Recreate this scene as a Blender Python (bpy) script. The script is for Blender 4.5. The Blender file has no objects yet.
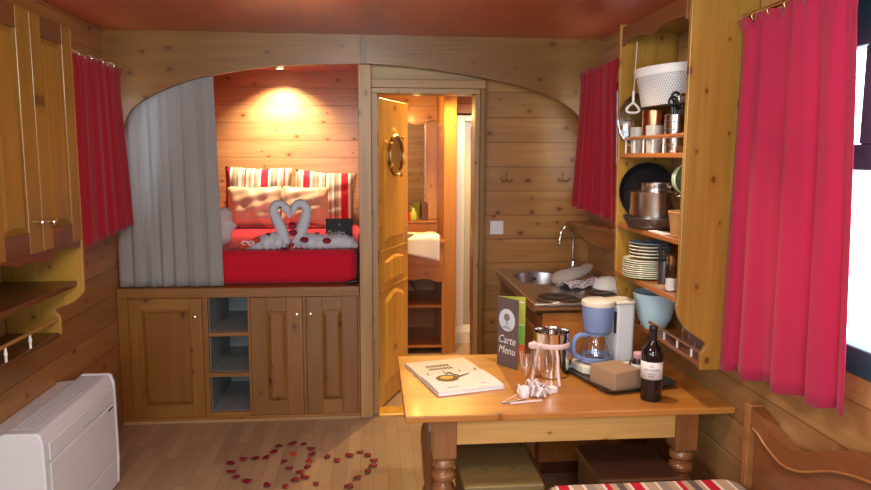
import bpy, bmesh, math, random
from mathutils import Vector, Matrix
rnd = random.Random(11)
S = bpy.context.scene
COL = S.collection
PI = math.pi

# ------------------------------------------------------------------ materials
def nt(name):
    m = bpy.data.materials.new(name); m.use_nodes = True
    t = m.node_tree; b = t.nodes['Principled BSDF']
    return m, t, b

def N(t, kind, **kw):
    n = t.nodes.new(kind)
    for k, v in kw.items(): setattr(n, k, v)
    return n

def setin(t, n, i, v):
    if isinstance(v, bpy.types.NodeSocket): t.links.new(v, n.inputs[i])
    elif v is not None: n.inputs[i].default_value = v

def mth(t, op, a, b=None, c=None, clamp=False):
    n = N(t, 'ShaderNodeMath', operation=op, use_clamp=clamp)
    setin(t, n, 0, a)
    if b is not None: setin(t, n, 1, b)
    if c is not None: setin(t, n, 2, c)
    return n.outputs[0]

def mixc(t, f, a, b, blend='MIX'):
    n = N(t, 'ShaderNodeMix', data_type='RGBA', blend_type=blend)
    setin(t, n, 0, f)
    for i, v in ((6, a), (7, b)):
        if isinstance(v, (tuple, list)): v = tuple(v)[:3] + (1,)
        setin(t, n, i, v)
    return n.outputs[2]

def smooth(t, v, a, b, lo=0., hi=1.):
    n = N(t, 'ShaderNodeMapRange', interpolation_type='SMOOTHSTEP')
    setin(t, n, 0, v); n.inputs[1].default_value = a; n.inputs[2].default_value = b
    n.inputs[3].default_value = lo; n.inputs[4].default_value = hi
    return n.outputs[0]

def comb(t, x, y, z):
    n = N(t, 'ShaderNodeCombineXYZ')
    for i, v in enumerate((x, y, z)): setin(t, n, i, v)
    return n.outputs[0]

def pine(name, col, along='Z', pitch=0., off=0., across='X', dark=.62, knots=.6, rough=.38, coat=.0, var=.22,
         kscale=5.2, seam=.03, length=0., bump=.25, spread=.42):
    """varnished softwood: grain runs along one axis, optional boards of a given pitch across another, optional knots"""
    m, t, b = nt(name)
    tc = N(t, 'ShaderNodeTexCoord'); sp = N(t, 'ShaderNodeSeparateXYZ'); t.links.new(tc.outputs['Object'], sp.inputs[0])
    ax = dict(X=sp.outputs[0], Y=sp.outputs[1], Z=sp.outputs[2])
    third = [k for k in 'XYZ' if k not in (along, across)][0]
    oi = N(t, 'ShaderNodeObjectInfo')
    u, v, w = ax[along], ax[across], ax[third]
    groove = None; tint = oi.outputs['Random']
    if pitch:
        vv = mth(t, 'DIVIDE', mth(t, 'SUBTRACT', v, off), pitch)
        row = mth(t, 'FLOOR', vv); fr = mth(t, 'FRACT', vv)
        wn = N(t, 'ShaderNodeTexWhiteNoise', noise_dimensions='1D'); setin(t, wn, 'W', row)
        shift = mth(t, 'MULTIPLY', wn.outputs[0], 23.7)
        tint = wn.outputs[0]
        d = mth(t, 'MINIMUM', fr, mth(t, 'SUBTRACT', 1., fr))
        groove = smooth(t, d, seam * .35, seam, 1., 0.)
        if length:
            uu = mth(t, 'DIVIDE', mth(t, 'ADD', u, mth(t, 'MULTIPLY', wn.outputs[0], 9.1)), length)
            seg = mth(t, 'FLOOR', uu); fu = mth(t, 'FRACT', uu)
            wn2 = N(t, 'ShaderNodeTexWhiteNoise', noise_dimensions='2D')
            setin(t, wn2, 0, comb(t, seg, row, 0.))
            tint = wn2.outputs[0]
            d2 = mth(t, 'MINIMUM', fu, mth(t, 'SUBTRACT', 1., fu))
            groove = mth(t, 'MAXIMUM', groove, smooth(t, d2, seam * .35 * pitch / length, seam * pitch / length, 1., 0.))
            shift = mth(t, 'ADD', shift, mth(t, 'MULTIPLY', wn2.outputs[0], 11.3))
        u2 = mth(t, 'ADD', u, shift)
    else:
        u2 = mth(t, 'ADD', u, mth(t, 'MULTIPLY', oi.outputs['Random'], 19.3))
    n1 = N(t, 'ShaderNodeTexNoise'); setin(t, n1, 'Vector', comb(t, mth(t, 'MULTIPLY', u2, 1.1), mth(t, 'MULTIPLY', v, 15.), mth(t, 'MULTIPLY', w, 15.)))
    n1.inputs['Scale'].default_value = 1.; n1.inputs['Detail'].default_value = 3.; n1.inputs['Distortion'].default_value = .7
    n2 = N(t, 'ShaderNodeTexNoise'); setin(t, n2, 'Vector', comb(t, mth(t, 'MULTIPLY', u2, 3.), mth(t, 'MULTIPLY', v, 75.), mth(t, 'MULTIPLY', w, 75.)))
    n2.inputs['Scale'].default_value = 1.; n2.inputs['Detail'].default_value = 2.
    n3 = N(t, 'ShaderNodeTexNoise'); setin(t, n3, 'Vector', comb(t, mth(t, 'MULTIPLY', u2, .9), mth(t, 'MULTIPLY', v, 3.), mth(t, 'MULTIPLY', w, 3.)))
    n3.inputs['Scale'].default_value = 1.; n3.inputs['Detail'].default_value = 2.
    c = Vector(col)
    dk = tuple(c[i] * (dark ** (1 + .35 * i)) for i in range(3))
    lt = tuple(min(1, c[i] * 1.18) for i in range(3))
    f = smooth(t, mth(t, 'ADD', mth(t, 'MULTIPLY', n1.outputs[0], .65), mth(t, 'MULTIPLY', n2.outputs[0], .35)), .5 - spread, .5 + spread)
    base = mixc(t, f, dk, lt)
    base = mixc(t, mth(t, 'MULTIPLY', smooth(t, n3.outputs[0], .45, .75), .45), base, tuple(c[i] * (.8, .62, .5)[i] for i in range(3)))
    g = mth(t, 'ADD', 1. - var / 2, mth(t, 'MULTIPLY', tint, var))
    base = mixc(t, 1., base, comb(t, g, g, g), 'MULTIPLY')
    if knots:
        vo = N(t, 'ShaderNodeTexVoronoi', voronoi_dimensions='2D', feature='F1')
        setin(t, vo, 'Vector', comb(t, mth(t, 'MULTIPLY', u2, kscale * .8), mth(t, 'MULTIPLY', v, kscale * 1.15), 0.))
        vo.inputs['Scale'].default_value = 1.
        sc = N(t, 'ShaderNodeSeparateColor'); t.links.new(vo.outputs['Color'], sc.inputs[0])
        on = mth(t, 'LESS_THAN', sc.outputs[0], knots)
        size = mth(t, 'ADD', .55, mth(t, 'MULTIPLY', sc.outputs[1], .9))
        dd = mth(t, 'DIVIDE', vo.outputs['Distance'], size)
        halo = mth(t, 'MULTIPLY', smooth(t, dd, .05, .2, .45, 0.), on)
        core = mth(t, 'MULTIPLY', smooth(t, dd, .038, .07, .85, 0.), on)
        base = mixc(t, halo, base, tuple(c[i] * (.7, .5, .35)[i] for i in range(3)))
        base = mixc(t, core, base, tuple(c[i] * (.26, .17, .14)[i] for i in range(3)))
    hgt = n2.outputs[0]
    if groove is not None:
        base = mixc(t, mth(t, 'MULTIPLY', groove, .72), base, tuple(c[i] * (.32, .26, .24)[i] for i in range(3)))
        hgt = mth(t, 'SUBTRACT', mth(t, 'MULTIPLY', n2.outputs[0], .12), groove)
    t.links.new(base, b.inputs['Base Color'])
    b.inputs['Roughness'].default_value = rough
    b.inputs['Coat Weight'].default_value = coat; b.inputs['Coat Roughness'].default_value = .12
    bp = N(t, 'ShaderNodeBump'); bp.inputs['Strength'].default_value = bump; bp.inputs['Distance'].default_value = .003
    t.links.new(hgt, bp.inputs['Height']); t.links.new(bp.outputs[0], b.inputs['Normal'])
    return m

def plain(name, col, rough=.5, metal=0., coat=0., noise=0., nscale=40., bump=0., trans=0., ior=1.45, sheen=0., emit=None, emit_s=0.):
    m, t, b = nt(name)
    b.inputs['Roughness'].default_value = rough; b.inputs['Metallic'].default_value = metal
    b.inputs['Coat Weight'].default_value = coat; b.inputs['Transmission Weight'].default_value = trans; b.inputs['IOR'].default_value = ior
    b.inputs['Sheen Weight'].default_value = sheen
    tc = N(t, 'ShaderNodeTexCoord'); n = N(t, 'ShaderNodeTexNoise'); t.links.new(tc.outputs['Object'], n.inputs['Vector'])
    n.inputs['Scale'].default_value = nscale; n.inputs['Detail'].default_value = 3.
    k = 1 - noise
    t.links.new(mixc(t, n.outputs[0], tuple(c * k for c in col), tuple(min(1., c * (1 + noise)) for c in col)), b.inputs['Base Color'])
    if bump:
        bp = N(t, 'ShaderNodeBump'); bp.inputs['Strength'].default_value = bump; bp.inputs['Distance'].default_value = .002
        t.links.new(n.outputs[0], bp.inputs['Height']); t.links.new(bp.outputs[0], b.inputs['Normal'])
    if emit: b.inputs['Emission Color'].default_value = tuple(emit) + (1,); b.inputs['Emission Strength'].default_value = emit_s
    return m

def cloth(name, col, trans=.0, weave=900., rough=.9, noise=.08):
    m, t, b = nt(name)
    tc = N(t, 'ShaderNodeTexCoord')
    n = N(t, 'ShaderNodeTexNoise'); t.links.new(tc.outputs['Object'], n.inputs['Vector']); n.inputs['Scale'].default_value = 160.; n.inputs['Detail'].default_value = 2.
    c = mixc(t, n.outputs[0], tuple(x * (1 - noise) for x in col), tuple(min(1, x * (1 + noise)) for x in col))
    t.links.new(c, b.inputs['Base Color']); b.inputs['Roughness'].default_value = rough; b.inputs['Sheen Weight'].default_value = .15
    b.inputs['Specular IOR Level'].default_value = .15
    bp = N(t, 'ShaderNodeBump'); bp.inputs['Strength'].default_value = .15; bp.inputs['Distance'].default_value = .001
    t.links.new(n.outputs[0], bp.inputs['Height']); t.links.new(bp.outputs[0], b.inputs['Normal'])
    if trans:
        tr = N(t, 'ShaderNodeBsdfTranslucent'); t.links.new(c, tr.inputs[0])
        mx = N(t, 'ShaderNodeMixShader'); mx.inputs[0].default_value = trans
        t.links.new(b.outputs[0], mx.inputs[1]); t.links.new(tr.outputs[0], mx.inputs[2])
        t.links.new(mx.outputs[0], t.nodes['Material Output'].inputs[0])
    return m

def stripes(name, spec, axis='X', period=.3, off=0., rough=.75):
    """woven stripes: spec = [(start fraction, colour)...]"""
    m, t, b = nt(name)
    tc = N(t, 'ShaderNodeTexCoord'); sp = N(t, 'ShaderNodeSeparateXYZ'); t.links.new(tc.outputs['Object'], sp.inputs[0])
    f = mth(t, 'FRACT', mth(t, 'ADD', mth(t, 'DIVIDE', sp.outputs['XYZ'.index(axis)], period), off))
    r = N(t, 'ShaderNodeValToRGB'); r.color_ramp.interpolation = 'CONSTANT'; t.links.new(f, r.inputs[0])
    e = r.color_ramp.elements
    while len(e) < len(spec): e.new(.5)
    for k, (p, c) in enumerate(spec): e[k].position = p
    for k, (p, c) in enumerate(spec): e[k].color = tuple(c) + (1,)
    t.links.new(r.outputs[0], b.inputs['Base Color']); b.inputs['Roughness'].default_value = rough
    b.inputs['Specular IOR Level'].default_value = .25
    n = N(t, 'ShaderNodeTexNoise'); t.links.new(tc.outputs['Object'], n.inputs['Vector']); n.inputs['Scale'].default_value = 14.
    bp = N(t, 'ShaderNodeBump'); bp.inputs['Strength'].default_value = .35; bp.inputs['Distance'].default_value = .01
    t.links.new(n.outputs[0], bp.inputs['Height']); t.links.new(bp.outputs[0], b.inputs['Normal'])
    return m

def checker(name, a, b_, scale):
    m, t, b = nt(name)
    tc = N(t, 'ShaderNodeTexCoord'); c = N(t, 'ShaderNodeTexChecker'); t.links.new(tc.outputs['Object'], c.inputs[0])
    c.inputs[1].default_value = a + (1,); c.inputs[2].default_value = b_ + (1,); c.inputs[3].default_value = scale
    t.links.new(c.outputs[0], b.inputs['Base Color']); b.inputs['Roughness'].default_value = .9
    return m

def glass(name, tint=(1, 1, 1), refl=1., rough=.02):
    """thin clear glass: Fresnel mix of see-through and mirror reflection"""
    m = bpy.data.materials.new(name); m.use_nodes = True; t = m.node_tree; t.nodes.remove(t.nodes['Principled BSDF'])
    lw = N(t, 'ShaderNodeLayerWeight'); lw.inputs[0].default_value = .5
    fr = N(t, 'ShaderNodeMath', operation='MULTIPLY_ADD'); fr.inputs[1].default_value = 1.0; fr.inputs[2].default_value = .07
    t.links.new(mth(t, 'POWER', lw.outputs['Facing'], 2.6), fr.inputs[0])
    a = N(t, 'ShaderNodeBsdfTransparent'); a.inputs[0].default_value = tuple(tint) + (1,)
    g = N(t, 'ShaderNodeBsdfGlossy'); g.inputs['Roughness'].default_value = rough
    mx = N(t, 'ShaderNodeMixShader')
    t.links.new(mth(t, 'MULTIPLY', fr.outputs[0], refl, clamp=True), mx.inputs[0])
    t.links.new(a.outputs[0], mx.inputs[1]); t.links.new(g.outputs[0], mx.inputs[2])
    t.links.new(mx.outputs[0], t.nodes['Material Output'].inputs[0])
    return m

# colours (linear)
WALL = (.38, .18, .055)
M = {}
M['wall_y'] = pine('pine boards along the side wall', WALL, 'Y', .157, .035, 'Z', coat=.1)
M['wall_yr'] = pine('pine boards along the window wall', (.43, .25, .09), 'Y', .151, .031, 'Z', coat=.1)
M['wall_x'] = pine('pine boards across the end wall', (.40, .20, .05), 'X', .155, .036, 'Z', coat=.1, knots=.7)
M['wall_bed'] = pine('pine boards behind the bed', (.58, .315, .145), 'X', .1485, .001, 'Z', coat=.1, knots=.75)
M['wall_bath'] = pine('pine boards of the washroom', (.50, .25, .11), 'X', .15, .0, 'Z', coat=.1)
M['ceiling'] = pine('red brown varnished ceiling boards', (.50, .10, .034), 'Y', .42, .06, 'X', knots=0, rough=.3, coat=.25, var=.10, spread=.5, dark=.8, seam=.006)
M['floor'] = pine('beech strip floor', (.35, .24, .15), 'Y', .072, .0, 'X', knots=0, rough=.42, coat=.12, var=.26, seam=.02, length=.55, bump=.08, dark=.85)
M['arch'] = pine('honey pine arch board', (.25, .125, .024), 'X', 0, across='Z', knots=.5, rough=.4, coat=.1)
M['pale_z'] = pine('pale pine upright', (.44, .285, .115), 'Z', 0, knots=.5, rough=.4, kscale=6.)
M['pale_x'] = pine('pale pine crosspiece', (.44, .295, .125), 'X', 0, across='Z', knots=.4, rough=.4, kscale=6.)
M['strip'] = pine('grey brown cover strip', (.24, .14, .08), 'Z', 0, knots=0)
M['honey_z'] = pine('honey pine upright grain', (.25, .125, .016), 'Z', 0, knots=.45, rough=.33, coat=.2)
M['honey_y'] = pine('honey pine grain along the room', (.45, .22, .055), 'Y', 0, across='Z', knots=.35, rough=.33, coat=.2)
M['honey_x'] = pine('honey pine grain across the room', (.47, .235, .06), 'X', 0, across='Z', knots=.4, rough=.33, coat=.2)
M['bed_z'] = pine('brown pine upright grain', (.285, .128, .02), 'Z', 0, knots=.6, rough=.36, coat=.2)
M['bed_x'] = pine('brown pine cross grain', (.31, .145, .024), 'X', 0, across='Z', knots=.5, rough=.36, coat=.2)
M['dark_y'] = pine('dark red brown wood', (.12, .042, .014), 'Y', 0, across='Z', knots=0, rough=.35, coat=.3)  # darker than the honey pine; used for rails, shelves, valance and plinth
M['dark_z'] = pine('dark red brown stained upright', (.24, .085, .028), 'Z', 0, knots=0, rough=.35, coat=.3)
M['red_y'] = pine('reddish varnished shelf wood', (.42, .155, .045), 'Y', 0, across='X', knots=.2, rough=.3, coat=.35)
M['panel_z'] = pine('yellow pine side panel', (.42, .235, .038), 'Z', 0, across='X', knots=.8, rough=.36, coat=.15, kscale=7.)
M['oak_y'] = pine('brown varnished bench wood', (.36, .16, .05), 'Y', 0, across='Z', knots=0, rough=.35, coat=.3)
M['bench_d'] = pine('dark varnished bench panel', (.21, .08, .028), 'Y', 0, across='Z', knots=0, rough=.35, coat=.3)
M['table_x'] = pine('orange varnished table top', (.56, .245, .045), 'X', .16, .03, 'Y', knots=.25, rough=.36, coat=.15, seam=.004, bump=.05)
M['apron_x'] = pine('yellow pine apron', (.60, .36, .11), 'X', 0, across='Z', knots=.5, rough=.35, coat=.2, kscale=6.)
M['leg_z'] = pine('brown turned leg wood', (.27, .115, .038), 'Z', 0, knots=0, rough=.3, coat=.4)
M['stool_x'] = pine('olive brown stool top', (.21, .165, .06), 'X', 0, across='Y', knots=0, rough=.4, coat=.2)
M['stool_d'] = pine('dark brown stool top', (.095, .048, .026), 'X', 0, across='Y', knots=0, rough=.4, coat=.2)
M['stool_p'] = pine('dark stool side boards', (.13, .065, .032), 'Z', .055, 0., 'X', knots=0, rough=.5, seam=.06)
M['orange_z'] = pine('orange pine washroom upright', (.46, .21, .04), 'Z', 0, knots=.4, rough=.33, coat=.2)
M['orange_x'] = pine('orange pine washroom board', (.42, .165, .03), 'X', 0, across='Z', knots=.3, rough=.33, coat=.2)
M['door_z'] = pine('golden pine door', (.80, .47, .07), 'Z', 0, across='X', knots=.5, rough=.33, coat=.25, kscale=5.)
M['kit_z'] = pine('orange pine kitchen front', (.50, .215, .05), 'Z', 0, knots=.3, rough=.33, coat=.2)
M['grey_board'] = plain('grey laminate lining', (.27, .29, .27), .35, noise=.12, nscale=6)
M['red_cloth'] = cloth('crimson cotton curtain', (.50, .028, .085), trans=.22)
M['red_far'] = cloth('dark crimson cotton curtain', (.44, .013, .032), trans=.1)
M['grey_cloth'] = cloth('grey linen bed curtain', (.34, .335, .32), trans=.06)
M['red_sheet'] = cloth('bright red bed sheet', (.58, .010, .032))
M['white_cloth'] = cloth('white towelling', (.72, .73, .75), noise=.14)
M['swan_cloth'] = cloth('grey white towelling', (.56, .63, .70), noise=.16)
M['grey_towel'] = cloth('beige grey kitchen cloth', (.40, .36, .31), noise=.12)
M['check_towel'] = checker('purple and white checked cloth', (.62, .60, .62), (.22, .17, .25), 55.)
M['white_plastic'] = plain('white enamelled casing', (.72, .76, .79), .4, noise=.03, nscale=5)
M['vent'] = plain('pale grey vent slats', (.58, .61, .64), .5)
M['black'] = plain('black plastic', (.012, .012, .014), .35)
M['dark_slot'] = plain('dark slot', (.05, .05, .055), .6)
M['steel'] = plain('brushed stainless steel', (.60, .59, .57), .22, 1., noise=.08, nscale=60)
M['steel_sat'] = plain('satin steel', (.62, .61, .60), .30, 1., noise=.1, nscale=30)
M['chrome'] = plain('polished chrome', (.78, .77, .75), .08, 1.)
M['brass'] = plain('old brass', (.62, .42, .17), .28, 1., noise=.15)
M['bronze'] = plain('dull bronze', (.26, .18, .10), .4, 1., noise=.2)
M['silver_knob'] = plain('pale metal knob', (.75, .68, .55), .25, 1.)
M['copper'] = plain('worn copper', (.52, .24, .13), .28, 1., noise=.1)
M['iron'] = plain('dark cast hot plate', (.05, .045, .04), .35, .6, noise=.2)
M['pan'] = plain('black non stick coating', (.022, .022, .024), .22, .2, coat=.3)
M['pan_out'] = plain('dark grey pan metal', (.14, .13, .13), .3, .8)
M['glass'] = glass('clear glass')
M['pane'] = glass('window pane', (.97, .99, 1.), .6)
M['smoke'] = glass('smoky lid glass', (.62, .66, .68), 1.8)
M['frost'] = plain('frosted glass', (.75, .72, .68), .35, trans=.5)
M['mirror'] = plain('mirror glass', (.82, .83, .82), .015, 1.)
M['port'] = plain('dim porthole mirror', (.50, .46, .38), .10, 1.)
M['window_frame'] = plain('dark blue grey window frame', (.012, .065, .085), .45, noise=.1)
M['cream'] = plain('cream plastic', (.80, .74, .60), .4, noise=.02)
M['pale_blue'] = plain('pale blue grey plastic', (.70, .76, .78), .4)
M['lavender'] = plain('lavender blue plastic', (.20, .28, .50), .4)
M['coffee_water'] = plain('blue carafe base', (.20, .25, .42), .3)
M['card'] = plain('brown cardboard', (.42, .265, .155), .8, noise=.08)
M['tray'] = plain('black tray', (.02, .022, .022), .35, coat=.2)
M['tray_in'] = plain('grey tray inside', (.055, .06, .06), .4)
M['blue_dish'] = plain('navy blue plastic', (.025, .06, .14), .3)
M['bottle'] = plain('near black wine bottle glass', (.008, .007, .008), .07, coat=.6)
M['capsule'] = plain('black bottle capsule', (.018, .016, .016), .35)
M['label'] = plain('cream paper label', (.72, .71, .68), .7, noise=.03)
M['ink'] = plain('dark grey ink', (.04, .035, .035), .8)
M['grey_ink'] = plain('soft grey ink', (.22, .20, .19), .8)
M['white'] = plain('white gloss', (.80, .80, .78), .35)
M['paper'] = plain('white paper', (.72, .70, .68), .6, noise=.03, nscale=8)
M['paper_warm'] = plain('cream printed paper', (.70, .62, .52), .6, noise=.05, nscale=8)
M['menu_grey'] = plain('grey brown printed card', (.135, .105, .10), .4)
M['menu_lime'] = plain('lime green printed card', (.42, .47, .05), .5)
M['menu_green'] = plain('green printed card', (.22, .48, .06), .5)
M['menu_orange'] = plain('orange printed card', (.78, .13, .03), .5)
M['logo'] = plain('pale blue printed disc', (.62, .72, .77), .5)
M['food_dark'] = plain('dark brown printed pan', (.09, .05, .025), .6)
M['food'] = plain('golden printed food', (.60, .33, .05), .6, noise=.3, nscale=150)
M['ribbon'] = cloth('pale pink satin ribbon', (.78, .60, .58))
M['white_rib'] = cloth('white ribbon', (.82, .78, .78))
M['petal'] = plain('dark red petal', (.22, .006, .025), .55, noise=.4, nscale=90)
M['petal_o'] = plain('orange red petal', (.55, .05, .015), .55, noise=.3, nscale=90)
M['plate_c'] = plain('cream glazed plate', (.74, .70, .55), .2, coat=.4)
M['plate_g'] = plain('pale green glazed plate', (.55, .64, .42), .2, coat=.4)
M['plate_b'] = plain('blue grey glazed plate', (.22, .33, .40), .2, coat=.4)
M['bowl_b'] = plain('light blue glazed bowl', (.55, .80, .88), .3, coat=.3)
M['green'] = plain('pale green plastic', (.42, .55, .36), .4)
M['wicker'] = plain('wicker', (.42, .22, .08), .7, noise=.3, nscale=120, bump=.6)
M['plastic_white'] = plain('white plastic', (.70, .70, .69), .4)
M['beige_can'] = plain('beige container', (.66, .56, .42), .5)
M['pink'] = plain('pink lid', (.75, .42, .42), .4)
M['pink_gloss'] = plain('black gift card box', (.016, .012, .014), .65)
M['beige_satin'] = plain('beige satin cushion', (.62, .44, .29), .40, noise=.12, nscale=7, bump=.5, sheen=.3)
RED, WHT, TAN, GRY, DRK = (.50, .012, .035), (.72, .66, .58), (.46, .34, .23), (.28, .24, .21), (.12, .10, .10)
M['striped_pillow'] = stripes('red beige and white striped cotton', [(0, RED), (.18, WHT), (.25, GRY), (.31, TAN), (.37, GRY), (.42, WHT), (.50, TAN), (.58, RED), (.61, WHT), (.68, TAN), (.76, WHT), (.82, GRY), (.87, TAN), (.94, WHT)], 'X', .32, .90)
PSPEC = [(0, RED), (.18, WHT), (.25, GRY), (.31, TAN), (.37, GRY), (.42, WHT), (.50, TAN), (.58, RED), (.61, WHT), (.68, TAN), (.76, WHT), (.82, GRY), (.87, TAN), (.94, WHT)]
M['striped_pillow_b'] = stripes('red beige and white striped cotton, second pillow', PSPEC, 'X', .32, .55)
M['striped_seat'] = stripes('red beige white and grey striped seat cloth', [(0, RED), (.14, WHT), (.19, TAN), (.33, WHT), (.37, GRY), (.50, TAN), (.60, WHT), (.64, RED), (.71, TAN), (.80, DRK), (.90, TAN), (.96, WHT)], 'X', .27)
M['paint'] = plain('white painted trim', (.75, .73, .66), .45)
M['shower'] = plain('grey frosted shower panel', (.40, .38, .33), .3)
M['bulb'] = plain('lit lamp glass', (1, .9, .7), .4, emit=(1., .80, .48), emit_s=25.)
M['jar_dark'] = plain('dark preserve', (.03, .015, .012), .15, coat=.4)
M['lime_bottle'] = plain('yellow green bottle plastic', (.40, .50, .12), .35)
M['brown_box'] = plain('brown toiletry box', (.10, .04, .02), .5)

def weave(name, a, b_, n, pitch):
    m, t, b = nt(name)
    tc = N(t, 'ShaderNodeTexCoord'); sp = N(t, 'ShaderNodeSeparateXYZ'); t.links.new(tc.outputs['Object'], sp.inputs[0])
    ang = mth(t, 'MULTIPLY', mth(t, 'ARCTAN2', sp.outputs[1], sp.outputs[0]), n / (2 * PI))
    zz = mth(t, 'DIVIDE', sp.outputs[2], pitch); row = mth(t, 'FLOOR', zz)
    fa = mth(t, 'FRACT', mth(t, 'ADD', ang, mth(t, 'MULTIPLY', row, .5))); fz = mth(t, 'FRACT', zz)
    hole = mth(t, 'MULTIPLY', mth(t, 'LESS_THAN', fa, .42), mth(t, 'GREATER_THAN', fz, .28))
    t.links.new(mixc(t, hole, a, b_), b.inputs['Base Color']); b.inputs['Roughness'].default_value = .45
    return m
M['basket_weave'] = weave('white woven plastic with slots', (.66, .66, .66), (.33, .33, .34), 88., .0105)
M['valance_y'] = pine('red brown carved board', (.22, .085, .025), 'Y', 0, across='Z', knots=0, rough=.35, coat=.3)

# ------------------------------------------------------------------ mesh building
ORIGIN = {}

class MB:
    def __init__(s, xf=None):
        s.v = []; s.f = []; s.xf = xf
    def add(s, vs, fs):
        b = len(s.v)
        for p in vs:
            p = Vector(p)
            s.v.append(s.xf @ p if s.xf is not None else p)
        s.f += [tuple(b + i for i in f) for f in fs]
        return s
    def box(s, x0, x1, y0, y1, z0, z1):
        return s.add([(x, y, z) for z in (z0, z1) for y in (y0, y1) for x in (x0, x1)],
                     [(0, 2, 3, 1), (4, 5, 7, 6), (0, 1, 5, 4), (2, 6, 7, 3), (0, 4, 6, 2), (1, 3, 7, 5)])
    def prism(s, pts, ax, a, b):
        n = len(pts)
        def P(p, c):
            return {'x': (c, p[0], p[1]), 'y': (p[0], c, p[1]), 'z': (p[0], p[1], c)}[ax]
        return s.add([P(p, a) for p in pts] + [P(p, b) for p in pts],
                     [tuple(range(n)), tuple(range(2 * n - 1, n - 1, -1))] + [(i, (i + 1) % n, n + (i + 1) % n, n + i) for i in range(n)])
    def lathe(s, prof, c=(0, 0, 0), n=28, ax='z', cap=True, sx=1., sy=1.):
        vs = []; fs = []; c = Vector(c)
        for r, h in prof:
            for k in range(n):
                a = 2 * PI * k / n; p = (r * math.cos(a) * sx, r * math.sin(a) * sy, h)
                if ax == 'x': p = (p[2], p[0], p[1])
                if ax == 'y': p = (p[0], p[2], p[1])
                vs.append(c + Vector(p))
        m = len(prof)
        for j in range(m - 1):
            for k in range(n):
                fs.append((j * n + k, j * n + (k + 1) % n, (j + 1) * n + (k + 1) % n, (j + 1) * n + k))
        if cap:
            fs.append(tuple(range(n - 1, -1, -1))); fs.append(tuple((m - 1) * n + k for k in range(n)))
        return s.add(vs, fs)
    def tube(s, pts, r, n=10, closed=False, flat=1.):
        pts = [Vector(p) for p in pts]; m = len(pts); vs = []; fs = []
        up = None
        for i, p in enumerate(pts):
            if closed: d = pts[(i + 1) % m] - pts[i - 1]
            else: d = pts[min(i + 1, m - 1)] - pts[max(i - 1, 0)]
            d = d.normalized() if d.length > 1e-9 else Vector((0, 0, 1))
            if up is None:
                up = Vector((0, 0, 1)) if abs(d.z) < .9 else Vector((0, 1, 0))
            a = d.cross(up)
            if a.length < 1e-6: a = d.orthogonal()
            a.normalize(); bb = a.cross(d).normalized(); up = bb
            rr = r[i] if isinstance(r, (list, tuple)) else r
            for k in range(n):
                t = 2 * PI * k / n
                vs.append(p + (a * math.cos(t) * flat + bb * math.sin(t)) * rr)
        for i in range(m if closed else m - 1):
            j = (i + 1) % m
            for k in range(n): fs.append((i * n + k, i * n + (k + 1) % n, j * n + (k + 1) % n, j * n + k))
        if not closed:
            fs.append(tuple(range(n - 1, -1, -1))); fs.append(tuple((m - 1) * n + k for k in range(n)))
        return s.add(vs, fs)
    def grid(s, fn, nu, nv, wrap=False):
        vs = [fn(i / nu, j / nv) for j in range(nv + 1) for i in range(nu + 1)]
        return s.add(vs, [(j * (nu + 1) + i, j * (nu + 1) + i + 1, (j + 1) * (nu + 1) + i + 1, (j + 1) * (nu + 1) + i) for j in range(nv) for i in range(nu)])
    def loft(s, rects):
        """stack of rectangles (x0,x1,z0,z1,y) joined into one closed solid"""
        vs = []; fs = []
        for x0, x1, z0, z1, y in rects: vs += [(x0, y, z0), (x1, y, z0), (x1, y, z1), (x0, y, z1)]
        for i in range(len(rects) - 1):
            for k in range(4): fs.append((4 * i + k, 4 * i + (k + 1) % 4, 4 * i + 4 + (k + 1) % 4, 4 * i + 4 + k))
        e = 4 * (len(rects) - 1)
        return s.add(vs, fs + [(3, 2, 1, 0), (e, e + 1, e + 2, e + 3)])
    def ball(s, c, rx, ry, rz, n=16, m=10):
        vs = []; fs = []
        for j in range(1, m):
            b = PI * j / m
            for k in range(n):
                a = 2 * PI * k / n
                vs.append((c[0] + rx * math.sin(b) * math.cos(a), c[1] + ry * math.sin(b) * math.sin(a), c[2] - rz * math.cos(b)))
        for j in range(m - 2):
            for k in range(n): fs.append((j * n + k, j * n + (k + 1) % n, (j + 1) * n + (k + 1) % n, (j + 1) * n + k))
        vs += [(c[0], c[1], c[2] - rz), (c[0], c[1], c[2] + rz)]
        q = len(vs)
        for k in range(n): fs.append((q - 2, (k + 1) % n, k)); fs.append((q - 1, (m - 2) * n + k, (m - 2) * n + (k + 1) % n))
        return s.add(vs, fs)
    def build(s, name, mat, parent=None, local=False, bevel=0., smooth=False, solid=0., subd=0, origin=None):
        me = bpy.data.meshes.new(name)
        o = bpy.data.objects.new(name, me); COL.objects.link(o)
        w = Vector((0, 0, 0))
        if parent is not None:
            o.parent = parent; w = ORIGIN.get(parent, w)
            ORIGIN[o] = w
        elif origin is not None:
            w = Vector(origin); o.location = w; ORIGIN[o] = w
        if local: w = Vector((0, 0, 0))
        me.from_pydata([tuple(p - w) for p in s.v], [], s.f)
        bm = bmesh.new(); bm.from_mesh(me)
        bmesh.ops.recalc_face_normals(bm, faces=bm.faces)
        bm.to_mesh(me); bm.free()
        if isinstance(mat, str): mat = M[mat]
        me.materials.append(mat)
        if smooth:
            for p in me.polygons: p.use_smooth = True
        if smooth == 'auto':
            me.set_sharp_from_angle(angle=math.radians(38))
        if bevel:
            b = o.modifiers.new('Bevel', 'BEVEL'); b.width = bevel; b.segments = 2; b.limit_method = 'ANGLE'; b.angle_limit = .7
        if solid:
            b = o.modifiers.new('Solidify', 'SOLIDIFY'); b.thickness = solid; b.offset = 0
        if subd:
            b = o.modifiers.new('Subdivision', 'SUBSURF'); b.levels = subd; b.render_levels = subd
        return o

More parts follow.
